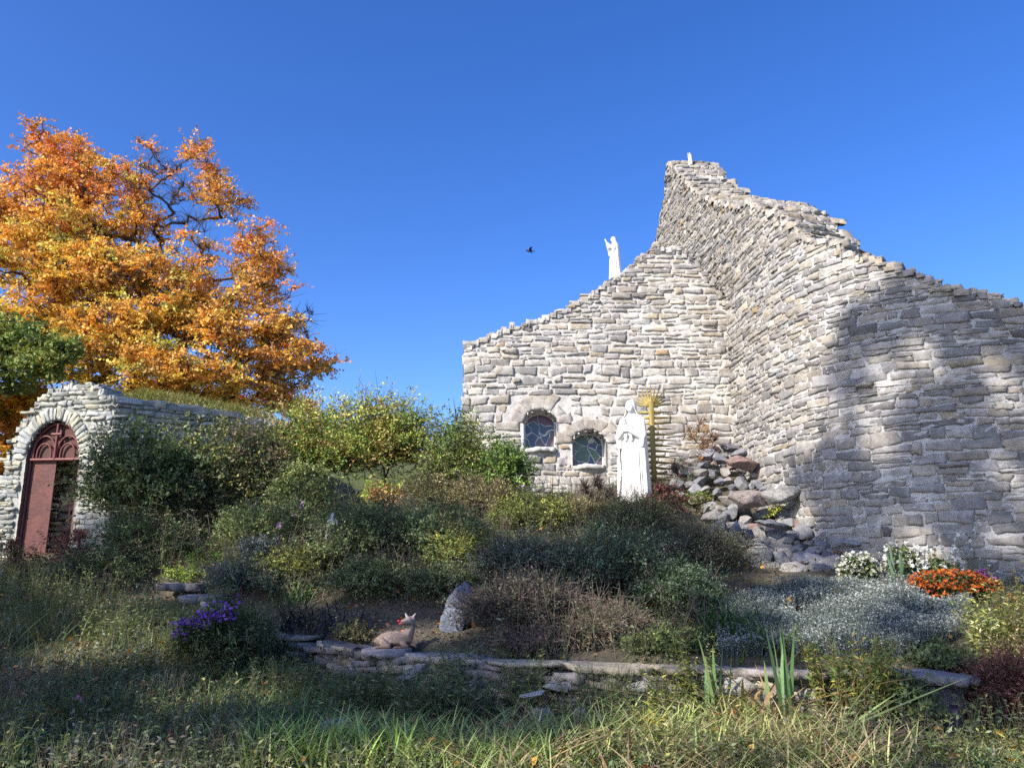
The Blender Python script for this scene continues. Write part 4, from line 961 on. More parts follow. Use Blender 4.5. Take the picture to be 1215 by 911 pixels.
bush('dark feathery shrub between the stepping slabs and the gateway', 70, 180, 652, 12.2, 7000, .04, [(0.057, 0.087, 0.042), (0.102, 0.132, 0.057)], ry=.7, aspect=.35, name='fern_mound', cat='plant')
bush('purple-brown low shrub growing in front of the iron gate', 38, 112, 628, 13.0, 1500, .045, 'red', ry=.3, spray=160, stem=(0.140, 0.072, 0.072))
bush('small russet shrub at the left edge beside the gate', -10, 30, 632, 12.8, 900, .045, 'red', ry=.3, spray=80)
bush('bright green moss-like cushion plant above the slabs', 196, 245, 676, 12.0, 1600, .03, [(.14, .2, .03), (.2, .25, .05), (.1, .15, .03)], ry=.3, name='cushion_plant', cat='plant')
bush('soft green cushion plant right of the brightest cushion', 226, 270, 655, 12.4, 1800, .03, [(.08, .14, .03), (.12, .18, .04)], ry=.3, name='cushion_plant', cat='plant')
bush('dark shrub behind the purple asters', 250, 330, 672, 11.0, 5500, .035, [(0.072, 0.102, 0.072), (0.102, 0.132, 0.087), (0.140, 0.140, 0.140)], ry=.6)
bush('leafy dark green aster clump with purple flowers on its left', 212, 325, 722, 8.9, 9000, .05, 'dark', ry=.5, aspect=.25, name='aster_clump', cat='plant', droop=.4)
acc = Acc(); n = 240; px = rng.uniform(205, 285, n); py = 748 - (px - 205) * .33 + rng.normal(0, 8, n); P = np.array([U(a, b, 8.55 + rng.uniform(-.15, .2)) for a, b in zip(px, py)]); flower_heads(acc, P, .022, [(.20, .06, .42), (.28, .10, .52), (.14, .04, .32)], 8, False)
tubes(acc, P, P - np.stack([rng.normal(-.02, .03, n), rng.normal(-.1, .03, n), rng.uniform(.15, .3, n)], 1), .003, .003, (.05, .08, .02), 3)
tag(acc.build('aster_flowers', M_petal, None, P[0] - [0, 0, .2]), 'spray of small purple daisies by the stone slabs', 'flowers')
bush('low dark shrub on the mulch left of the fawn', 400, 500, 668, 10.6, 8000, .038, 'dark', ry=.5, spray=120)
bush('low dark shrub on the mulch behind the boulder', 480, 580, 676, 10.3, 8000, .036, 'dark', ry=.5, spray=150)
# rock garden plants
bush('dry rusty weed rooted at the top of the rock heap', 810, 848, 500, 15.3, 900, .05, [(.2, .1, .04), (0.140, 0.117, 0.072), (.28, .16, .07)], ry=.25, spray=260, stem=(.16, .09, .06), name='dry_weed', cat='plant')
bush('small weed sprouting among the lower rocks', 905, 945, 598, 13.6, 500, .04, 'lit', ry=.2, name='rock_plant', cat='plant')
bush('small yellow-green weed at the left foot of the rock heap', 800, 850, 585, 14.0, 900, .04, 'yellow', ry=.3, name='rock_plant', cat='plant')
bush('fine dark-leaved plant beside the golden rays', 790, 825, 540, 14.8, 700, .06, [(0.102, 0.057, 0.057), (0.140, 0.072, 0.072), (0.087, 0.102, 0.057)], ry=.25, aspect=.2, name='rock_plant', cat='plant')
# flower bed
def mums(label, px0, px1, ptop, Y, nf, fr, pal, nl=3500, lp='dark', grp=None):
    x, zb, rx, h = place(px0, px1, ptop, Y); b = np.array([x, Y, zb]); t = thing('chrysanthemum', label, 'flowers', b, grp)
    acc = Acc(); c = blobpts(b + [0, 0, h * .35], (rx * .75, rx * .5, h * .42), 60); c[:, 2] = np.maximum(c[:, 2], zb + .05); clustered(c, nl / 60, .06, .045, PAL[lp], acc, .9); acc.build('foliage', M_leaf, t, b)
    d = unit(rng.normal(size=(nf, 3)) * [1, .8, .8] + [0, -.35, .45]); d[:, 2] = np.where(rng.random(nf) < .35, rng.uniform(-.3, .4, nf), np.abs(d[:, 2])); P = b + [0, 0, h * .35] + d * np.array([rx, rx * .65, h * .62]) * (1 + .15 * vnoise(d[:, 0] * 3, d[:, 2] * 3, 4))[:, None] * rng.uniform(.95, 1.15, (nf, 1))
    acc = Acc(); flower_heads(acc, P, fr, pal, 12); acc.build('flowers', M_petal, t, b)
    acc = Acc(); tubes(acc, np.tile(b, (nf, 1)) + rng.normal(0, .04, (nf, 3)) * [1, 1, 0], P, .003, .002, (.05, .07, .03), 3); acc.build('stem', M_stem, t, b); return t
mums('small round clump of creamy white chrysanthemums at the rocks', 990, 1042, 655, 10.5, 95, .042, [(.44, .44, .37), (.4, .41, .33)])
mums('tall white chrysanthemums growing against the curved wall', 1042, 1094, 641, 10.6, 130, .036, [(.45, .46, .43)], lp='mid')
mums('loose white chrysanthemums just right of the tall ones', 1085, 1140, 648, 10.5, 75, .036, [(.45, .46, .44)])
mums('dense mound of orange chrysanthemums', 1076, 1174, 676, 9.9, 560, .03, [(.40, .10, .02), (.46, .13, .02), (.28, .065, .02)])
mums('few magenta chrysanthemums behind the orange ones', 1152, 1180, 676, 10.3, 36, .032, [(.25, .04, .25), (.32, .06, .3)], 700)
leafy('tall thin daisy stems standing at the curved wall', 1140, 1175, 640, 10.7, 16, .05, [(.14, .18, .06), (.2, .24, .1)], name='daisy_plant', tops=(20, .03, [(.75, .75, .65)]), ry=.15)
strap('dark broad iris fan between the white chrysanthemums', 1068, 700, 10.2, 7, .62, .05, [(.05, .09, .05), (.07, .12, .06)], name='iris_fan', lean=.12, curve=.2, r=.04)
# silver bed
acc = Acc(); n = 30000
px = rng.uniform(855, 1150, n); py = rng.uniform(692, 786, n); ok = (py < 786 - np.clip(px - 1080, 0, 99) * .35) & (py > 700 - np.clip(px - 900, 0, 60) * .12 + np.clip(900 - px, 0, 60) * .5)
ok &= (vnoise(px / 34., py / 13., 71) + .5 * vnoise(px / 12., py / 6., 72) > -.62 + rng.uniform(-.3, .3, n)); px, py = px[ok], py[ok]; Yb = np.interp(py, [692, 700, 720, 735, 760, 786], [10.6, 10.2, 9.6, 9.2, 8.6, 8.0]); Pb = np.array([U(a, b, c) for a, b, c in zip(px, py, Yb)]); Pb[:, 2] = H(Pb[:, 0], Pb[:, 1])
hh = .17 + .11 * vnoise(Pb[:, 0] * 2.2, Pb[:, 1] * 2.2, 8) + .04 * vnoise(Pb[:, 0] * 7, Pb[:, 1] * 7, 9); tip = Pb + rng.normal(0, .035, Pb.shape) * [1, 1, 0] + np.stack([0 * hh, 0 * hh, hh * rng.uniform(.5, 1.1, len(hh))], 1)
tubes(acc, Pb, tip, .0022, .0016, pick(PAL['silver'], len(Pb), .2) * .7, 3)
for k in range(4): leaves(acc, Pb + (tip - Pb) * rng.uniform(.3, 1, (len(Pb), 1)), .03, pick(PAL['silver'], len(Pb), .25), .3, .2)
k_ = rng.random(len(tip)) < np.clip(.34 + .5 * vnoise(tip[:, 0] * 2.6, tip[:, 1] * 2.6, 77), .04, .8); flower_heads(acc, tip[k_], .013, [(.34, .36, .34), (.28, .30, .29), (.42, .42, .38)], 5, False)
tag(acc.build('silver_groundcover', M_leaf), 'low silvery-white flowering ground cover filling the upper bed', 'ground cover', kind='stuff')
strap('dark green daylily clump at the left of the silver bed', 868, 775, 8.6, 150, .42, .028, [(.03, .07, .02), (.05, .10, .025), (.07, .13, .03)], name='daylily_clump', r=.2, curve=1.1)
strap('smaller yellow-green daylily clump below the silver bed', 925, 785, 8.1, 90, .32, .022, [(.06, .10, .02), (.10, .14, .03)], name='daylily_clump', r=.16, curve=1.1)
strap('blackish tuft of mondo grass behind the dry wall', 375, 752, 9.6, 420, .30, .016, [(.018, .02, .03), (.03, .03, .045), (.045, .045, .06)], name='black_grass', r=.28, curve=1.3)
strap('blackish tuft of mondo grass left of the larger tuft', 340, 745, 10.2, 220, .26, .016, [(.018, .02, .03), (.03, .035, .045)], name='black_grass', r=.2, curve=1.3)
strap('light green strap-leaved clump under the yellow shrub', 350, 712, 10.8, 50, .4, .03, [(.08, .13, .05), (.12, .17, .07)], name='strap_clump', r=.12)
strap('dusty green arching lily on the wall edge', 610, 775, 8.35, 22, .42, .03, [(.07, .1, .05), (.1, .13, .07)], name='strap_clump', r=.05, lean=.9)
leafy('grey-green milkweed standing on the wall edge', 545, 600, 735, 8.2, 12, .10, [(0.117, 0.140, 0.102), (.1, .14, .08)], asp=.25, gap=.035)
leafy('green leafy stems crossing the wall right of the tumbled rocks', 655, 760, 782, 7.4, 60, .06, [(.12, .16, .06), (.17, .2, .07)], lean=.4, ry=.25)
bush('low tangle of dead twigs and leaves on the wall edge, centre', 590, 700, 748, 8.5, 3500, .035, 'brown', ry=.3, spray=700, stem=(.2, .15, .12), name='bare_brush')
bush('low leafy mat on the wall edge under the daylilies', 740, 850, 752, 8.3, 5000, .035, 'mid', ry=.3, spray=60)
bush('creeping olive mat on the wall edge left of the boulder', 395, 450, 742, 9.3, 1800, .03, 'olive', ry=.2)
leafy('leafy weed standing up over the coping right of the fawn', 500, 560, 762, 7.9, 26, .075, [(.1, .14, .06), (.14, .17, .07)], asp=.28, lean=.3, gap=.022, ry=.15)
leafy('leafy weed hiding the coping left of the dead twigs', 590, 650, 768, 7.7, 26, .07, [(.1, .14, .06), (.15, .18, .08)], asp=.28, lean=.35, gap=.022, ry=.15)
leafy('thin green weed against the wall below the fawn', 420, 475, 778, 8.1, 22, .06, [(.09, .12, .05), (.12, .15, .06)], asp=.3, lean=.35, gap=.022, ry=.15)
bush('small dark bush in front of the small white figure', 372, 425, 634, 11.2, 1700, .04, 'dark', ry=.25)
# in front of the wall
leafy('yellow-green willow-leaved plant, tallest left of the iris', 800, 850, 742, 7.3, 12, .08, 'yellow', tops=(14, .012, [(.4, .3, .18)]), lean=.15, asp=.24, gap=.02)
leafy('yellow-green stems just left of the tallest willow-leaved plant', 755, 815, 785, 7.2, 20, .075, 'yellow', lean=.3, asp=.24, gap=.02)
leafy('drying yellow-green plant between the two iris fans', 850, 910, 800, 6.9, 18, .07, [(.2, .2, .04), (.25, .18, .06), (.1, .13, .03)], lean=.3)
IR = [(.09, .16, .06), (.15, .21, .08), (.26, .22, .11)]
strap('fan of pale green iris leaves, left of the two fans', 852, 855, 7.25, 8, .74, .045, IR, name='iris_fan', lean=.1, curve=.08, r=.05)
strap('fan of pale green iris leaves, right of the two fans', 932, 862, 7.2, 9, .80, .05, IR, name='iris_fan', lean=.08, curve=.06, r=.05)
strap('fallen tan iris leaves sprawling between the fans', 905, 870, 7.1, 16, .65, .035, [(.4, .28, .14), (.3, .2, .1), (.25, .25, .08)], name='withered_iris', lean=1.3, curve=.9, r=.2)
strap('striped green iris leaves lying toward the right', 985, 880, 6.7, 7, .62, .04, IR, name='iris_fan', lean=1.4, curve=.3, r=.05, ldir=np.array([.9, -.2, 0]))
leafy('yellowing bushy plant with brown lower stems before the wall', 945, 1065, 752, 7.25, 70, .085, [(.09, .14, .03), (.16, .2, .04), (.25, .22, .05), (0.087, 0.140, 0.042)], asp=.28, lean=.35, gap=.016, name='yellowing_bush', ry=.3, frm=.2, stem=(.2, .13, .07))
leafy('brown withered stalks in the middle of the yellowing plant', 965, 1030, 782, 7.15, 16, .06, [(.3, .2, .1), (.2, .13, .07), (.36, .26, .14)], asp=.3, lean=.3, name='withered_stalks', stem=(.25, .17, .09))
leafy('tall leafy border plant at the right edge above the red shrub', 1138, 1205, 704, 8.0, 90, .085, [(.2, .24, .07), (.34, .33, .1), (.13, .17, .05), (.4, .4, .22)], lean=.3, ry=.35, asp=.26)
leafy('leafy brown-topped border plant at the far right edge', 1180, 1260, 694, 7.9, 90, .08, [(.2, .22, .07), (.3, .26, .09), (.12, .14, .05), (.2, .11, .06)], lean=.3, ry=.35, asp=.26)
bush('dense fine red-brown shrub at the lower right edge', 1152, 1245, 772, 7.3, 16000, .028, 'red', ry=.4, spray=400, stem=(0.140, 0.087, 0.072), name='red_shrub', fill=.3)
leafy('single pale leaning stem in front of the red shrub', 1132, 1160, 800, 6.9, 3, .08, [(.22, .24, .1)], asp=.3, lean=.4)
bush('dark leafy clump beside the stone blocks', 1085, 1150, 775, 7.9, 3500, .045, 'dark', ry=.35)
bush('dark drooping weed in the gap below the slab end', 1045, 1110, 808, 7.2, 2500, .04, 'dark', ry=.25)
bush('golden-leaved seedling in the sunny grass', 748, 790, 858, 6.8, 320, .05, [(.4, .28, .03), (.3, .25, .05)], ry=.12, name='seedling', cat='plant')
leafy('dark strap-leaved weeds crowding the middle of the wall foot', 450, 610, 788, 7.5, 150, .09, [(0.072, 0.117, 0.057), (0.102, 0.140, 0.072), (0.140, 0.140, 0.087)], lean=.35, ry=.35)
leafy('dark weeds under the fawn at the wall foot', 370, 490, 790, 7.9, 110, .075, [(0.065, 0.102, 0.050), (0.102, 0.140, 0.065)], lean=.35, ry=.35)
leafy('thin weeds in front of the left end of the wall', 285, 390, 775, 8.3, 110, .065, [(0.087, 0.132, 0.057), (0.132, 0.140, 0.087)], lean=.35, ry=.4)
leafy('tall dark weeds on the left slope below the gateway', 0, 120, 690, 10.8, 80, .06, [(0.072, 0.102, 0.050), (0.102, 0.140, 0.057), (0.140, 0.140, 0.072)], lean=.4, ry=.6)
leafy('sun-flecked leafy weeds in the left middle of the slope', 95, 175, 715, 9.4, 50, .08, [(.10, .14, .03), (.2, .22, .07), (0.102, 0.140, 0.057)], lean=.4, ry=.4)
leafy('weeds around the stepping slabs', 150, 240, 700, 10.2, 55, .06, [(0.072, 0.117, 0.050), (0.102, 0.140, 0.057)], lean=.4, ry=.4)
leafy('brown dying weeds at the left edge of the foreground', -20, 80, 780, 7.4, 60, .05, [(0.102, 0.087, 0.057), (0.140, 0.102, 0.072), (0.087, 0.102, 0.057)], lean=.4, ry=.5, stem=(0.140, 0.087, 0.072))
leafy('dark leafy weeds in the left foreground', 60, 200, 800, 7.3, 70, .05, [(0.072, 0.102, 0.057), (0.117, 0.132, 0.072)], lean=.4, ry=.5)
leafy('green weeds at the centre left of the foreground', 200, 330, 810, 7.2, 60, .055, [(0.072, 0.132, 0.057), (0.102, 0.140, 0.072)], lean=.4, ry=.45)
leafy('broad pale leaves at the bottom left corner', 5, 50, 870, 5.9, 7, .13, [(.12, .2, .05), (.2, .26, .08)], asp=.4, lean=.5)
leafy('slender seed stalks rising at the bottom, left of centre', 250, 290, 850, 6.3, 6, .05, [(.3, .22, .14)], asp=.35, lean=.1, stem=(.3, .2, .12), mn=.8)
strap('bright sunlit grass tuft at the bottom, left of centre', 350, 905, 6.2, 420, .36, .014, [(.26, .36, .08), (.17, .26, .06), (.36, .4, .13)], r=.26, name='grass_tuft')
strap('bright sunlit grass tuft at the bottom centre', 460, 908, 6.2, 460, .32, .014, [(.26, .36, .08), (.17, .26, .06), (.36, .38, .15)], r=.3, name='grass_tuft')
strap('green grass tuft left of the bottom centre', 300, 880, 6.8, 220, .34, .012, [(.06, .12, .03), (.09, .15, .04)], r=.3, name='grass_tuft')
strap('straw-coloured dry grass tuft with a patch of sun', 205, 818, 8.1, 130, .22, .009, [(.4, .32, .16), (.3, .24, .12)], r=.12, name='dry_grass_tuft', lean=.2, curve=.4)
strap('long yellowish grass tuft on the left slope', 45, 745, 9.8, 260, .5, .012, [(.12, .13, .05), (.18, .16, .07), (.08, .1, .03)], r=.4, name='long_grass_tuft')
strap('grass tuft at the foot of the loose rocks', 700, 890, 6.7, 320, .3, .013, [(.24, .32, .08), (.32, .34, .12), (.14, .2, .05)], r=.3, name='grass_tuft')
strap('bright green grass tuft at the very bottom, right of centre', 620, 908, 6.1, 380, .3, .013, [(.24, .34, .08), (.16, .24, .06), (.32, .36, .13)], r=.3, name='grass_tuft')
strap('sunny grass tuft between the golden seedling and the withered iris', 830, 895, 6.5, 320, .3, .013, [(.24, .32, .08), (.32, .34, .13)], r=.3, name='grass_tuft')
strap('sunlit grass tuft below the yellowing plant', 960, 900, 6.3, 340, .32, .013, [(.24, .3, .08), (.32, .3, .13), (.36, .3, .16)], r=.35, name='grass_tuft')
# coneflower
b = U(96, 900, 7.0); b[2] = h1(b[0], 7.0); p = U(95, 824, 7.0); t = thing('coneflower', 'faded pink coneflower with a dark centre in the left foreground', 'flower', b)
acc = Acc(); tubes(acc, [b, (b + p) / 2 + [.01, 0, 0]], [(b + p) / 2 + [.01, 0, 0], p], .005, .004, (.08, .1, .04), 5); acc.build('stem', M_stem, t, b)
acc = Acc(); an = np.linspace(0, 6.28, 13)[:-1]; leaves(acc, np.tile(p, (12, 1)), .05, pick([(.42, .2, .3)], 12), .35, .2, .5, np.stack([np.cos(an), np.sin(an), an * 0 - .4], 1)); acc.build('petals', M_petal, t, b)
acc = Acc(); rock(acc, p + [0, 0, .012], (.02, .02, .018), col=(.06, .02, .02), cuts=0, base=ICO1); acc.build('cone', M_stem, t, b)

# ---- grass, ground weeds, fallen leaves
def scatter(n, box, ok):
    x = rng.uniform(box[0], box[1], n); y = box[2] + (box[3] - box[2]) * rng.random(n) ** 1.25; k = ok(x, y); x, y = x[k], y[k]; return np.stack([x, y, H(x, y) - .01], 1)
def front(x, y):
    px, py = PJ(x, y, H(x, y)); gap = (px > 1050) & (px < 1155) & (py > 800) & (py < 885)      # the stone steps stay clear
    return (y < wall_y(x) - .25) & (np.abs(x) < y * .72 + .6) & ~gap
P = scatter(95000, (-9, 7, 4.6, 13.5), front)
dens = vnoise(P[:, 0] * 1.1, P[:, 1] * 1.1, 21) + .5 * vnoise(P[:, 0] * 3, P[:, 1] * 3, 22)
P = P[dens > -.7 + rng.uniform(-.3, .3, len(P))]; acc = Acc()
tone = vnoise(P[:, 0] * .9, P[:, 1] * .9, 23)
gc = np.where((tone + rng.normal(0, .5, len(P)) > .35)[:, None], pick([(.22, .19, .09), (.32, .27, .14), (.14, .14, .06)], len(P), .25), pick([(.11, .16, .05), (.14, .19, .06), (.19, .23, .09)], len(P), .25))
gh = .13 + .09 * vnoise(P[:, 0] * 1.7, P[:, 1] * 1.7, 24) + .05 * rng.random(len(P))
blades(acc, P, np.clip(gh, .05, .5) * 1.15, .009, gc, .5, .9, 3)
tag(acc.build('grass', M_grass), 'long rough mixed green and straw grass of the foreground', 'grass', kind='stuff')
P = scatter(60000, (-9, 7, 4.6, 13.5), front); d2 = vnoise(P[:, 0] * 1.4 + 5, P[:, 1] * 1.4, 31) + .6 * vnoise(P[:, 0] * 4, P[:, 1] * 4, 32); P = P[d2 > 0]; hz = rng.random(len(P))
P = P + np.stack([0 * hz, 0 * hz, hz * (.05 + .22 * np.clip(vnoise(P[:, 0] * 1.4 + 5, P[:, 1] * 1.4, 31), 0, 1))], 1); acc = Acc()
leaves(acc, P, .045, pick([(0.072, 0.117, 0.050), (0.117, 0.140, 0.057), (.11, .13, .05), (0.140, 0.102, 0.072)], len(P), .3, [4, 4, 2, 1.5]), .5, .5); 
tag(acc.build('ground_weeds', M_leaf), 'low leafy weeds covering the foreground slope', 'weeds', kind='stuff')
def weed_carpet(P, hfun, leaf, palf, K=7, asp=.35):
    acc = Acc(); n = len(P); hh = hfun(P) * rng.uniform(.5, 1.2, n); D = rng.normal(0, .22, (n, 3)) * [1, 1, 0]; T = P + D * hh[:, None] + np.stack([0 * hh, 0 * hh, hh], 1); base = palf(P)
    tubes(acc, P, T, .0035, .0015, base * .8 + .02, 3)
    for k in range(K):
        u = (k + rng.random((n, 1))) / K; u = .15 + .85 * u; a2 = rng.uniform(0, 6.28, n); d = np.stack([np.cos(a2), np.sin(a2), rng.uniform(-.1, .8, n)], 1)
        leaves(acc, P + (T - P) * u, leaf * (1.2 - .5 * u[:, 0]), np.clip(base * np.exp(rng.normal(0, .25, (n, 1))), .004, .9), asp, .6, 0, d)
    return acc
def patch_pal(P):
    t1 = vnoise(P[:, 0] * .8 + 3, P[:, 1] * .8, 51) + rng.normal(0, .35, len(P)); a = pick([(0.117, 0.140, 0.080), (.10, .14, .05), (0.132, 0.140, 0.102)], len(P), .2); b = pick([(.14, .15, .06), (.2, .2, .08)], len(P), .2); c = pick([(.14, .10, .07), (0.140, 0.132, 0.087)], len(P), .2)
    return np.where((t1 > .35)[:, None], b, np.where((t1 < -.45)[:, None], c, a))
P = scatter(19000, (-9, 7, 4.8, 13.5), front); P = P[vnoise(P[:, 0] * 1.0, P[:, 1] * 1.0, 61) + .5 * vnoise(P[:, 0] * 3, P[:, 1] * 3, 62) > -.25]
tag(weed_carpet(P, lambda P: .24 + .17 * vnoise(P[:, 0] * .9, P[:, 1] * .9, 63) + np.clip((-P[:, 0] - 2) * .07, 0, .22), .06, patch_pal).build('tall_weeds', M_leaf), 'knee-high mixed leafy weeds standing in the foreground grass', 'weeds', kind='stuff')
upb = lambda x, y: (y > wall_y(x) + .2) & (y < 16) & (np.abs(x) < y * .7)
P = scatter(75000, (-9, 8, 7.8, 16), upb); d2 = vnoise(P[:, 0] * 1.2 + 5, P[:, 1] * 1.2, 41) + .6 * vnoise(P[:, 0] * 4, P[:, 1] * 4, 42)
px, py = PJ(P[:, 0], P[:, 1], P[:, 2]); bare_ = ((px > 400) & (px < 620) & (py > 728) & (py < 775)) | ((px > 800) & (py < 640)) | ((px > 930) & (px < 1150)); P = P[(d2 > -.3) & ~bare_]
hz = rng.random(len(P)); P = P + np.stack([0 * hz, 0 * hz, hz * .16], 1); acc = Acc(); leaves(acc, P, .04, pick([(0.072, 0.110, 0.050), (0.102, 0.140, 0.057), (0.140, 0.140, 0.072), (0.117, 0.087, 0.065)], len(P), .3), .5, .5)
tag(acc.build('bank_groundcover', M_leaf), 'small-leaved ground cover between the shrubs of the bank', 'ground cover', kind='stuff')
P = scatter(15000, (-9, 8, 7.9, 15.5), upb); px, py = PJ(P[:, 0], P[:, 1], P[:, 2]); bare_ = ((px > 310) & (px < 600) & (py > 716)) | ((px > 790) & (py < 705)) | ((px > 850) & (px < 1150)) | (px > 1000) | (px < 130); P = P[~bare_ & (vnoise(P[:, 0] * 1.3, P[:, 1] * 1.3, 91) > -.45)]
tag(weed_carpet(P, lambda P: .32 + .2 * vnoise(P[:, 0] * 1.1, P[:, 1] * 1.1, 92), .05, patch_pal, 8).build('bank_weeds', M_leaf), 'tangled leafy stems growing up between the shrubs of the bank', 'weeds', kind='stuff')
k = rng.integers(0, len(P), 700); Q = P[k]; T = Q + np.stack([rng.normal(0, .18, 700), rng.normal(0, .12, 700), rng.uniform(.3, .75, 700)], 1); acc = Acc(); tubes(acc, Q, T, .005, .002, pick([(.17, .13, .09), (.22, .17, .12), (.12, .11, .09)], 700, .2), 3)
for q_ in range(3): a_ = Q + (T - Q) * rng.uniform(.4, .95, (700, 1)); tubes(acc, a_, a_ + rng.normal(0, .09, a_.shape) + [0, 0, .06], .003, .0015, (.2, .16, .12), 3)
tag(acc.build('dead_stalks', M_stem), 'thin dead stalks sticking out of the bank', 'dead stalks', kind='stuff')
P = scatter(5200, (-9, 8, 4.8, 14), lambda x, y: np.abs(x) < y * .72); P[:, 2] += rng.random(len(P)) ** 2 * .14 + .02; acc = Acc(); leaves(acc, P, .065, pick([(.35, .14, .05), (.28, .18, .09), (.4, .24, .05), (.18, .1, .07)], len(P), .25), .8, .8)
tag(acc.build('fallen_leaves', M_autumn), 'scattered brown and orange fallen leaves', 'leaf litter', kind='stuff')
P = scatter(9000, (-4, 1.2, 8.3, 11), lambda x, y: (y > wall_y(x) + .15)); px, py = PJ(P[:, 0], P[:, 1], P[:, 2]); P = P[(px > 330) & (px < 640) & (py > 715)]; P[:, 2] += .02; acc = Acc(); leaves(acc, P, .035, pick([(0.140, 0.132, 0.117), (.16, .12, .1), (0.102, 0.087, 0.080)], len(P), .3), .6, 1.)
tag(acc.build('bark_mulch', M_stem), 'bare patch of grey-brown mulch around the fawn', 'mulch', kind='stuff')

P = scatter(3600, (-3, 5, 4.9, 8), front); px, py = PJ(P[:, 0], P[:, 1], P[:, 2]); P = P[(px > 560) & (px < 1090) & (vnoise(P[:, 0] * 1.6, P[:, 1] * 1.6, 15) > -.35)]; P[:, 2] += .03 + .09 * rng.random(len(P)); acc = Acc()
blades(acc, P, .24, .013, pick([(.36, .27, .14), (.26, .18, .1), (.34, .34, .14), (.18, .12, .08), (.2, .26, .09)], len(P), .2), 1.3, .9, 4)
tag(acc.build('withered_blades', M_grass), 'dry tan and brown leaf blades lying tangled in the sunny grass', 'dead leaves', kind='stuff')
leafy('tall yellow-green weed in the sunny grass, lower centre', 600, 650, 850, 6.6, 9, .07, 'yellow', asp=.25, lean=.2)
leafy('yellow-green weeds standing in the sunny grass by the tumbled rocks', 680, 740, 848, 6.7, 16, .06, 'yellow', asp=.3, lean=.3)
leafy('pale green weed patch at the bottom right', 1080, 1150, 860, 6.3, 26, .055, [(.1, .14, .05), (.15, .18, .06)], asp=.4, lean=.3)
leafy('green and gold weeds at the lower right corner', 1150, 1230, 858, 6.5, 40, .06, 'yellow', asp=.3, lean=.3)
# ---------------------------------------------------------------- the dry stone wall and the stones
Od = np.array([0, wall_y(0), h1(0, wall_y(0) - .4)])
dry = thing('dry_stone_wall', 'low dry-laid wall of thin flat slabs holding up the flower bed', 'wall', Od)
acc = Acc()
SC = [(.24, .23, .23), (.3, .28, .26), (.2, .2, .22), (.34, .31, .26), (.26, .24, .25)]
x = U(322, 750, 10.1)[0]; xe = U(1112, 790, 7.5)[0]
cop = []
cum = x
while cum < xe:
    y0 = float(wall_y(cum)); top = float(wall_top(cum)); lo_ = h1(cum, y0 - .35)
    ang = math.atan2(float(wall_y(cum + .3) - wall_y(cum - .3)), .6)
    zc = lo_ - .05; 
    sag = .10 * float(vnoise(cum * 1.1, 0, 5))
    if cum > U(700, 790, 7.8)[0] and cum < U(1080, 790, 7.5)[0]: top_s = lo_ + .42
    while zc < top - .07:
        T = rng.uniform(.03, .075); L_ = rng.uniform(.35, .85)
        rock_like = rng.random() < .12
        slab(acc, (cum + rng.uniform(-.1, .1), y0 + rng.uniform(-.03, .05) - (top - zc) * .10, zc + T / 2), L_, .34, T * (1.5 if rock_like else 1), ang + rng.normal(0, .08), rng.normal(sag, .05), rng.normal(0, .05), pick(SC, 1, .15)[0])
        zc += T * 1.06
    cum += rng.uniform(.22, .4)
# dark core of packed earth behind the slabs
xx = np.linspace(x - .2, xe + .1, 60); yy = wall_y(xx) + .08; zt_ = wall_top(xx) - .07; zb_ = H(xx, yy - .5) - .2
V = np.concatenate([np.stack([xx, yy, zb_], 1), np.stack([xx, yy, zt_], 1), np.stack([xx, yy + .4, zt_], 1)]); k = len(xx)
acc.add(V, [[i, i + 1, k + i + 1, k + i] for i in range(k - 1)] + [[k + i, k + i + 1, 2 * k + i + 1, 2 * k + i] for i in range(k - 1)], (.05, .04, .03))
acc.build('slab_courses', M_slab, dry, Od)
cum = x + .1
while cum < xe - .1:
    L_ = rng.uniform(.45, .95); xm = cum + L_ / 2; px_, _ = PJ(xm, float(wall_y(xm)), .65)
    y0 = float(wall_y(xm)); ang = math.atan2(float(wall_y(xm + .3) - wall_y(xm - .3)), .6); acc = Acc()
    slab(acc, (xm, y0 - .02 + rng.uniform(-.05, .03), float(wall_top(xm)) - .03 + rng.normal(0, .012)), L_ * 1.05, rng.uniform(.36, .5), rng.uniform(.03, .06), ang + rng.normal(0, .09), rng.normal(0, .035), rng.normal(.01, .03), pick(SC, 1, .12)[0] * 1.15)
    acc.build('coping_slab', M_slab, dry, Od); cum += L_ * .93
def rock_at(label, px, py, Y, rad, col=(.3, .3, .3), name='rock', cat='rock', group=None, rz=0, cuts=20, tilt=(0, 0), sink=.25, base=ICO4, z=None, seed=None, mat=None):
    p = U(px, py, Y); zz = (h1(p[0], Y) + rad[2] * (1 - 2 * sink)) if z is None else z; c = np.array([p[0], Y, zz]); acc = Acc(); rock(acc, c, rad, rz, col, cuts, tilt, base, seed=seed)
    o = acc.build(name, mat or M_rock, None, c - [0, 0, rad[2] * .8]); return tag(o, label, cat, group)
rock_at('blue-grey rounded boulder standing on the mulch beside the fawn', 543, 745, 9.3, (.24, .2, .38), (.21, .235, .29), 'boulder', 'boulder', cuts=22, sink=.26, seed=33)
rock_at('white rock showing through the hedge foot', 520, 575, 15.5, (.28, .2, .26), (.62, .58, .54), cuts=8, z=float(U(520, 572, 15.5)[2]))
rock_at('large round grey rock tumbled before the wall', 645, 845, 7.25, (.17, .14, .14), (.38, .36, .32), seed=3)
rock_at('flat grey rock leaning on top of the tumbled round one', 634, 824, 7.35, (.17, .12, .045), (.4, .38, .34), z=float(U(634, 824, 7.35)[2]), tilt=(0, -.25), seed=8)
rock_at('second flat rock wedged behind the leaning one', 662, 814, 7.5, (.16, .12, .05), (.36, .34, .3), z=float(U(662, 815, 7.5)[2]))
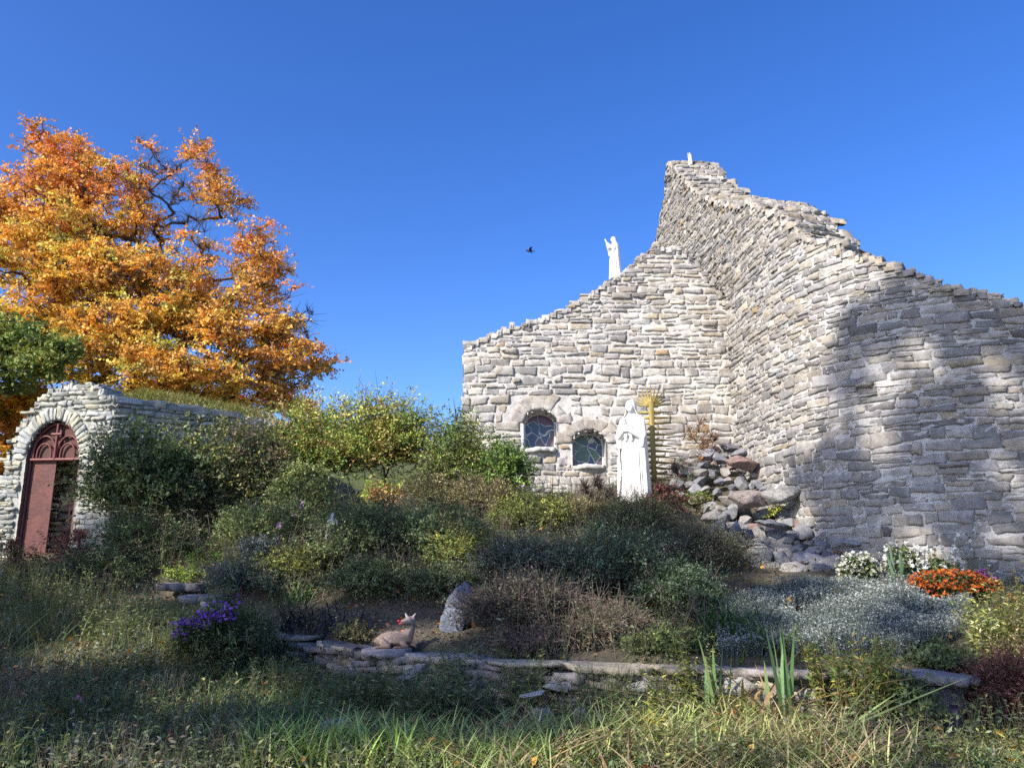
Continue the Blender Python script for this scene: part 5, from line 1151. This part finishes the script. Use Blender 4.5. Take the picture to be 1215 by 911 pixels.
rock_at('half-buried rock right of the round tumbled one', 690, 855, 7.1, (.12, .12, .15), (.3, .3, .26))
rock_at('bluish rock lying deep in the grass at lower centre-left', 392, 872, 6.9, (.2, .14, .11), (.28, .31, .33), seed=4)
rock_at('angled block leaning against the dry wall below the fawn', 483, 800, 8.25, (.26, .1, .09), (.3, .29, .32), tilt=(0, -.5), z=float(U(478, 803, 8.25)[2]))
rock_at('pale block set low in the wall left of the fawn', 425, 795, 8.8, (.25, .14, .16), (.33, .31, .32), z=float(U(428, 797, 8.8)[2]))
rock_at('pale wall stone behind the left iris fan', 880, 820, 7.5, (.3, .14, .14), (.42, .4, .35), z=float(U(885, 815, 7.5)[2]))
rock_at('pale wall stone behind the right iris fan', 975, 822, 7.45, (.3, .14, .13), (.42, .4, .36), z=float(U(975, 822, 7.45)[2]))
rock_at('whitish wall stone left of the tallest willow-leaved plant', 760, 818, 7.6, (.3, .14, .12), (.45, .43, .38), z=float(U(765, 816, 7.6)[2]))
rock_at('dark tilted stone in the gap under the coping', 735, 838, 7.4, (.2, .1, .08), (.2, .19, .18), tilt=(0, .5))
rock_at('small pale stone in the dark grass at lower right', 1145, 893, 6.5, (.06, .05, .04), (.4, .4, .42))
rock_at('small pale stone in the grass at lower left', 282, 842, 7.6, (.06, .05, .04), (.5, .52, .55))
rock_at('small stone near the bottom centre', 512, 902, 6.1, (.06, .05, .06), (.38, .4, .44))
def block(label, px0, px1, py0, py1, Y, D, col=(.12, .12, .14), name='stone_block', cat='block', rz=0., roll=0., tilt=0., group=None):
    a = U((px0 + px1) / 2, (py0 + py1) / 2, Y); L_ = (px1 - px0) / FPX * Y; T = (py1 - py0) / FPX * Y; acc = Acc(); slab(acc, a + [0, D / 2, 0], L_, D, T, rz, tilt, roll, col); return tag(acc.build(name, M_slab, None, a + [0, D / 2, -T / 2]), label, cat, group)
block('long dark stone step at the end of the dry wall', 1068, 1148, 842, 868, 7.15, .35)
block('shorter dark stone step behind and above the long one', 1098, 1150, 818, 842, 7.35, .3, (.14, .14, .17))
block('flat dark slab on the left slope, uppermost of three', 182, 242, 693, 701, 11.3, .6, (.2, .2, .22), 'stepping_slab', 'slab')
block('flat bluish slab on the left slope, middle of three', 208, 262, 707, 715, 10.7, .5, (.24, .25, .3), 'stepping_slab', 'slab', roll=.05)
block('short pale slab beside the purple asters', 232, 268, 718, 726, 10.2, .3, (.45, .44, .42), 'stepping_slab', 'slab', tilt=-.15)
rock_at('dark rock under the lowest stepping slab', 215, 730, 10.1, (.2, .15, .13), (.16, .17, .17))
# rubble heap
RC = [(.24, .235, .23), (.29, .27, .25), (.19, .19, .195), (.34, .32, .29), (.22, .22, .24)]
POLY = [(800, 545), (830, 530), (868, 528), (915, 550), (935, 590), (945, 612), (985, 650), (1000, 690), (960, 700), (900, 688), (885, 650), (850, 632), (840, 600), (805, 585)]
placed = []; tries = 0
while len(placed) < 170 and tries < 9000:
    tries += 1; px, py = rng.uniform(790, 1005), rng.uniform(525, 705)
    if not inpoly(px, py, POLY): continue
    if any((px - a) ** 2 + ((py - b) * 1.2) ** 2 < (8 + 5 * rng.random()) ** 2 for a, b in placed): continue
    placed.append((px, py))
    Y = float(np.interp(py, [525, 560, 600, 650, 700], [15.5, 14.9, 13.9, 12.6, 11.4])); Y = min(Y, 15.6)
    r = rng.uniform(.11, .24); p = U(px, py, Y); z_ = max(p[2] - .05, h1(p[0], Y) + .02)
    red = rng.random() < .03
    rock_at('reddish rough rock lying in the heap at the wall corner' if red else 'grey angular rock in the heap at the wall corner', px, py, Y, (r * rng.uniform(.9, 1.4), r, r * rng.uniform(.5, .95)), (.27, .18, .16) if red else pick(RC, 1, .12)[0], 'heap_rock', 'rock', 'red rocks of the heap' if red else 'grey rocks heaped in the wall corner', rz=rng.uniform(0, 6), z=z_, tilt=rng.normal(0, .2, 2))
rock_at('largest rust-red rock at the top of the heap', 886, 550, 14.6, (.42, .28, .18), (.25, .17, .155), 'heap_rock', z=float(U(886, 550, 14.6)[2]), seed=2, tilt=(0, .25))
rock_at('big pale squared block at the foot of the heap', 895, 660, 12.0, (.24, .2, .19), (.36, .35, .33), 'heap_rock', z=float(U(893, 658, 12.0)[2]), seed=6, cuts=5)
rock_at('long flat slab lying across the middle of the heap', 915, 622, 12.7, (.5, .28, .09), (.27, .27, .28), 'heap_rock', z=float(U(915, 622, 12.7)[2]), tilt=(0, .22), seed=7)
rock_at('broad pink-grey block in the middle of the heap', 888, 592, 13.4, (.36, .25, .22), (.29, .24, .22), 'heap_rock', z=float(U(888, 594, 13.4)[2]), seed=9)
rock_at('broad dark-sided rock on the right of the heap', 925, 588, 13.3, (.38, .3, .2), (.3, .29, .27), 'heap_rock', z=float(U(925, 590, 13.3)[2]), seed=10)
for i, (px, py, l) in enumerate([(856, 622, 'leftmost'), (874, 627, 'middle'), (866, 636, 'lowest'), (888, 633, 'rightmost')]):
    rock_at(l + ' of the four dark slaty rocks next to the juniper', px, py, 12.3, (.15, .14, .15), (.12, .13, .16), 'dark_rock', group='dark slaty rocks', z=float(U(px, py, 12.3)[2]), cuts=12)
rock_at('grey rock at the right foot of the heap', 968, 668, 11.9, (.32, .24, .2), (.3, .3, .32), 'heap_rock', z=float(U(965, 668, 11.9)[2]), seed=12)
rock_at('low flat rock behind the small white chrysanthemums', 1000, 645, 12.0, (.3, .2, .12), (.34, .33, .33), 'heap_rock', z=float(U(985, 645, 12.)[2]))

# ---------------------------------------------------------------- statues
def ball(acc, c, r, base=ICO2): acc.add(base[0] * np.asarray(r) + np.asarray(c), base[1])
def limb(acc, pts, rad, k=10):
    pts = [np.array(p, float) for p in pts]
    for (a, b, ra, rb) in zip(pts, pts[1:], rad, rad[1:]):
        n = max(3, int(np.linalg.norm(b - a) / (min(ra, rb) * .25)))
        for i in range(n + 1): t = i / n; ball(acc, a * (1 - t) + b * t, ra * (1 - t) + rb * t, ICO1)
def xform(acc, f):
    acc.v = [f(v) for v in acc.v]
def robed_figure(name, label, cat, loc, hgt, yaw, raised=False, vox=.011, pedestal=0., mat=None):
    """a veiled standing woman, hands joined; local frame faces -Y, 1 unit tall"""
    body = Acc(); K = 64
    lv = [(0, .135, .12), (.02, .14, .125), (.12, .128, .11), (.3, .118, .10), (.45, .115, .095), (.56, .108, .085), (.64, .10, .078), (.72, .106, .08), (.79, .10, .068), (.825, .06, .05), (.86, .034, .034), (.9, .03, .032)]
    zs_ = np.linspace(0, .9, 46); V = []
    for z in zs_:
        a = np.interp(z, [l[0] for l in lv], [l[1] for l in lv]); b = np.interp(z, [l[0] for l in lv], [l[2] for l in lv])
        for k in range(K):
            th = 2 * math.pi * k / K; fo = 1 + (.055 * math.sin(9 * th + 1.2 * math.sin(z * 4)) + .035 * math.sin(15 * th + 2 + z * 3)) * max(0, min(1, (.62 - z) * 3))
            V.append((a * fo * math.sin(th), -b * fo * math.cos(th), z))
    nz = len(zs_); F = [[j * K + k, j * K + (k + 1) % K, (j + 1) * K + (k + 1) % K, (j + 1) * K + k] for j in range(nz - 1) for k in range(K)]
    V.append((0, 0, 0)); V.append((0, 0, .9)); body.add(V, F); 
    n0 = len(V); body.add(V, [[(k + 1) % K, k, n0 - 2] for k in range(K)] + [[(nz - 1) * K + k, (nz - 1) * K + (k + 1) % K, n0 - 1] for k in range(K)])
    # head, bowed
    hc = np.array([0, -.030, .915]); ball(body, hc, (.040, .048, .056), ICO3); ball(body, hc + [0, -.018, -.03], (.026, .028, .026)); ball(body, hc + [0, -.044, -.004], (.006, .012, .013)); ball(body, hc + [0, -.040, -.026], (.011, .008, .004))
    for s in (-1, 1): ball(body, hc + [s * .015, -.040, .008], (.008, .006, .004)); ball(body, hc + [s * .016, -.039, .017], (.012, .008, .004))
    # arms and joined hands
    wr = np.array([0, -.175, .80]) if raised else np.array([0, -.135, .69]); ftip = np.array([0, -.215, .895]) if raised else np.array([0, -.175, .775])
    for s in (-1, 1):
        el = [s * .105, -.06, .66] if raised else [s * .115, -.045, .62]
        limb(body, [(s * .085, 0, .785), el, wr + [s * .018, .01, -.01]], [.042, .045, .03]); limb(body, [el, np.array(el) + [0, -.01, -.09]], [.042, .02]); limb(body, [wr + [s * .02, .03, -.02], wr + [s * .03, .045, -.10]], [.03, .016])
        limb(body, [wr + [s * .01, 0, 0], wr * .55 + ftip * .45 + [s * .008, 0, 0]], [.013, .015])
        for f in range(4):
            off = np.array([s * .007, (f - 1.5) * .0085, (1.5 - abs(f - 1.3)) * .006]); limb(body, [wr * .5 + ftip * .5 + off, ftip + off + [0, 0, 0]], [.0068, .0052])
        limb(body, [wr + [s * .008, .012, .01], wr * .6 + ftip * .4 + [s * .006, .026, .0]], [.007, .005])
    veil = Acc(); lvv = [(.0, .16, .14), (.1, .155, .135), (.3, .145, .122), (.5, .14, .115), (.65, .136, .108), (.74, .134, .10), (.80, .114, .085), (.84, .072, .066), (.88, .055, .062), (.92, .052, .062), (.95, .046, .056), (.975, .030, .040), (.985, .006, .01)]
    zs_ = np.concatenate([np.linspace(.02, .8, 40), np.linspace(.81, .985, 18)]); ks = 56; Vv = []
    for z in zs_:
        a = np.interp(z, [l[0] for l in lvv], [l[1] for l in lvv]); b = np.interp(z, [l[0] for l in lvv], [l[2] for l in lvv]); op = np.interp(z, [0, .3, .6, .74, .80, .85, .9, .95, .965, .985], [.95, .85, 1.1, 1.5, 1.35, 1.15, 1.05, .85, .3, .0]); yo = np.interp(z, [.8, .9, 1.], [0, -.012, -.02])
        for k in range(ks + 1):
            th = op + (2 * math.pi - 2 * op) * k / ks; fo = 1 + (.05 * math.sin(11 * th + z * 2) + .03 * math.sin(17 * th)) * max(.1, min(1, (.78 - z) * 2.5)); Vv.append((a * fo * math.sin(th), yo - b * fo * math.cos(th), z))
    nv = len(zs_); Vi = [(x * .90, (y * .90), z * .995) for x, y, z in Vv]; NN = len(Vv); w_ = ks + 1
    F = [[j * w_ + k, j * w_ + k + 1, (j + 1) * w_ + k + 1, (j + 1) * w_ + k] for j in range(nv - 1) for k in range(ks)]
    F2 = [[NN + q_[3], NN + q_[2], NN + q_[1], NN + q_[0]] for q_ in F]; E = []
    for j in range(nv - 1): E += [[j * w_, (j + 1) * w_, NN + (j + 1) * w_, NN + j * w_], [(j + 1) * w_ + ks, j * w_ + ks, NN + j * w_ + ks, NN + (j + 1) * w_ + ks]]
    for k in range(ks): E += [[k + 1, k, NN + k, NN + k + 1], [(nv - 1) * w_ + k, (nv - 1) * w_ + k + 1, NN + (nv - 1) * w_ + k + 1, NN + (nv - 1) * w_ + k]]
    veil.add(Vv + Vi, F + F2 + E)
    root = thing(name, label, cat, loc); cs, sn = math.cos(yaw), math.sin(yaw)
    def f(v): v = v * hgt; return np.stack([v[:, 0] * cs - v[:, 1] * sn, v[:, 0] * sn + v[:, 1] * cs, v[:, 2] + pedestal], 1) + loc
    for a_, nm in ((body, 'robed_body'), (veil, 'veil')):
        xform(a_, f); o = a_.build(nm, mat or M_white, root, loc, True)
        m_ = o.modifiers.new('join', 'REMESH'); m_.mode = 'VOXEL'; m_.voxel_size = vox * hgt * .62; m_.use_smooth_shade = True
    if pedestal:
        a_ = Acc(); slab(a_, np.array(loc) + [0, 0, pedestal / 2], .3 * hgt, .26 * hgt, pedestal, 0, 0, 0, (.4, .38, .35)); a_.build('pedestal', M_slab, root, loc)
    return root
b0 = U(753, 590, 14.4); top = U(753, 473, 14.4); zb = b0[2] - .12
robed_figure('praying_statue', 'large white statue of a veiled woman praying in front of the golden rays', 'statue', np.array([b0[0], 14.4, zb]), top[2] - zb, R(-32), vox=.006)
b1 = U(730, 328, A_Y + .2); t1 = U(730, 280, A_Y + .2)
robed_figure('parapet_statue', 'white statue in profile with raised praying hands on the gable steps', 'statue', np.array([b1[0], A_Y + .22, b1[2] - .05]), t1[2] - b1[2] + .05, R(-72), True, .011)
b2 = U(393, 650, 11.5); t2 = U(393, 607, 11.5); zz = max(h1(b2[0], 11.5), t2[2] - .6)
robed_figure('garden_statue', 'small weathered white robed figure half hidden among the dark shrubs', 'statue', np.array([b2[0], 11.5, zz]), t2[2] - zz, R(20), vox=.014, mat=plain_mat('weathered_white', (.42, .42, .42), .8, 0, .3, 12, .3))
# pigeon-like finial at the very top: a tiny two-toned figure
sK = min(np.linspace(.3, 4, 200), key=lambda s_: abs(PJ(*planB.xy(np.array(s_)), 12.)[0] - 801)); xyK = planB.xy(np.array(sK)); tK = planB.tan(np.array(sK)); pK = xyK + np.array([-tK[1], tK[0]]) * .42; k0 = np.array([pK[0], pK[1], float(fB(sK)) + .03]); ph = .38
robed_figure('peak_statue', 'tiny white figurine perched on the very peak of the chapel', 'statue', k0, ph, R(-60), True, .02, .0)

# golden rays
M_gold = plain_mat('gold_paint', (.29, .22, .065), .5, .3, .2, 6, .1)
yR = 14.85; pb_ = U(777, 592, yR); pt_ = U(775, 476, yR); Or = np.array([pb_[0], yR, pb_[2] - .25]); rays = thing('golden_rays', 'golden sunburst post with pointed rays behind the large white statue', 'sunburst', Or)
acc = Acc(); w_ = .045; zA_, zB_ = Or[2], pt_[2]
acc.add([(pb_[0] + a * w_, yR + b * .03, z) for z in (zA_, zB_) for a, b in ((-1, -1), (1, -1), (1, 1), (-1, 1))], [[0, 1, 5, 4], [1, 2, 6, 5], [2, 3, 7, 6], [3, 0, 4, 7], [4, 5, 6, 7], [3, 2, 1, 0]]); acc.build('post', M_gold, rays, Or)
def ray(o_, ang, L_, w=.032):
    d = np.array([math.cos(ang), 0, math.sin(ang)]); nrm = np.array([-d[2], 0, d[0]]); a_ = Acc(); th = np.array([0, .008, 0]); y = np.array([0, -.012, 0])
    V = [o_ - nrm * w - th, o_ + nrm * w - th, o_ + d * L_, o_ - nrm * w + th, o_ + nrm * w + th, o_ - y * 2.2 + d * L_ * .1]
    a_.add([V[0], V[1], V[2], V[3], V[4]], [[0, 1, 2], [4, 3, 2], [1, 4, 2], [3, 0, 2]]); a_.build('ray', M_gold, rays, Or)
zc = zB_ - .10
for i in range(13):
    an = math.pi * (.04 + .92 * i / 12); L_ = .34 + .10 * math.sin(an) ** 3; ray(np.array([pb_[0], yR - .002, zc]), an, L_ * rng.uniform(1.05, 1.25), .03)
nr_ = 17
for i in range(nr_):
    z_ = zc - .12 - i * (zc - .12 - zA_ - .1) / nr_
    for s in (-1, 1):
        L_ = .42 + .03 * math.sin(i * 2.) + .06 * i / nr_; an = -.02 + (.05 - i * .012); ray(np.array([pb_[0] + s * .03, yR, z_]), an if s > 0 else math.pi - an, L_, .030)

# the fawn
def fawn():
    Y = 8.75; g0 = U(468, 766, Y); z0 = float(wall_top(g0[0])) + .02; sx_ = Y / FPX * .8
    X = lambda px: (px - 468) * sx_; 
    O = np.array([g0[0], Y, z0]); t = thing('fawn_statue', 'lying garden fawn statue with raised head and a red ribbon, on the wall top', 'statue', O)
    a = Acc(); gz = lambda py: (766 - py) * sx_
    limb(a, [(X(450), 0, gz(757)), (X(462), 0, gz(755)), (X(477), 0, gz(755)), (X(486), 0, gz(753))], [.075, .085, .085, .075])
    limb(a, [(X(486), 0, gz(752)), (X(490), 0, gz(742)), (X(490), -.01, gz(733))], [.075, .058, .052])
    limb(a, [(X(490), -.01, gz(731)), (X(487), -.04, gz(730)), (X(480), -.085, gz(731.5))], [.058, .05, .026])
    for s, px in ((-1, 482), (1, 497)): limb(a, [(X(489) + s * .025, .0, gz(727)), (X(px), .01, gz(720))], [.022, .008]); 
    limb(a, [(X(452), -.05, gz(758)), (X(462), -.09, gz(764)), (X(448), -.1, gz(765)), (X(444), -.1, gz(765))], [.055, .03, .016, .013])
    limb(a, [(X(480), -.05, gz(760)), (X(488), -.09, gz(764)), (X(478), -.11, gz(765)), (X(470), -.11, gz(765))], [.035, .022, .016, .013])
    limb(a, [(X(484), .03, gz(760)), (X(497), -.02, gz(763)), (X(499), -.03, gz(765))], [.035, .022, .016]); limb(a, [(X(444), 0, gz(756)), (X(440), 0, gz(759))], [.03, .012])
    xform(a, lambda v: v + O); m, nt, out = newmat('fawn_paint'); tc = nt.nodes.new('ShaderNodeTexCoord').outputs['Object']
    vo = N(nt, 'ShaderNodeTexVoronoi', Scale=26.); nt.links.new(tc, vo.inputs['Vector']); sx = nt.nodes.new('ShaderNodeSeparateXYZ'); nt.links.new(tc, sx.inputs[0])
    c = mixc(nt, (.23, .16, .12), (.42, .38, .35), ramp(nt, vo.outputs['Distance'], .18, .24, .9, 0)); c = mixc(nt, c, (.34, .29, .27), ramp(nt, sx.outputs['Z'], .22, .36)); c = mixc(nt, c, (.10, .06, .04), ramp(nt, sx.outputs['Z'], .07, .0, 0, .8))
    p = N(nt, 'ShaderNodeBsdfPrincipled', Roughness=.6); nt.links.new(c, p.inputs['Base Color']); nt.links.new(p.outputs[0], out.inputs[0])
    o = a.build('fawn_body', m, t, O, True); md = o.modifiers.new('join', 'REMESH'); md.mode = 'VOXEL'; md.voxel_size = .008; md.use_smooth_shade = True
    e = Acc(); 
    for s in (-1, 1): ball(e, O + [X(486) + s * .03 - .004, -.055 + s * .012, gz(728.5)], (.008, .008, .009), ICO1)
    ball(e, O + [X(480) - .006, -.104, gz(731)], (.01, .008, .008), ICO1); e.build('eyes_and_nose', plain_mat('black_gloss', (.02, .02, .02), .25, 0, .1, 5, 0), t, O)
    rb = Acc(); 
    for dx_, dz_ in ((-.022, .008), (.015, .010), (-.004, -.018)): ball(rb, O + [X(477) + dx_, -.06, gz(731) + dz_], (.016, .010, .013))
    rb.build('ribbon', plain_mat('red_ribbon', (.55, .02, .04), .5, 0, .1, 5, 0), t, O)
fawn()
# bird in the sky
p = U(628.5, 298, 22.); a = Acc(); ball(a, p, (.085, .035, .03)); ball(a, p + [-.085, 0, .018], (.03, .026, .024)); a.add([p + [-.09, 0, .03]], [])
Vw = [p + [-.04, 0, .02], p + [.05, 0, .02], p + [.06, -.14, .055], p + [-.0, -.15, .06], p + [.10, -.28, .03], p + [-.04, 0, .008], p + [.05, 0, .008], p + [.06, -.14, .047], p + [0, -.15, .05]]
bird = thing('bird', 'small dark bird flying in the blue sky left of the gable', 'bird', p)
M_bird = plain_mat('dark_feather', (.012, .012, .02), .7, 0, .1, 5, 0); a.add([p + [.07, -.015, 0], p + [.07, .015, 0], p + [.15, .035, -.01], p + [.15, -.035, -.01], p + [.07, 0, .012]], [[0, 1, 2], [0, 2, 3], [0, 3, 4], [1, 4, 2], [2, 4, 3]]); a.build('body', M_bird, bird, p, True)
for s in (-1, 1):
    a = Acc(); q_ = np.array([1, s, 1]); Vv = [(v - p) * q_ + p for v in Vw]; a.add(Vv, [[0, 1, 2, 3], [8, 7, 6, 5], [0, 3, 8, 5], [1, 6, 7, 2]]); a.add(Vv, [[3, 2, 4], [8, 4, 7], [3, 4, 8], [2, 7, 4]]); a.build('wing', M_bird, bird, p)
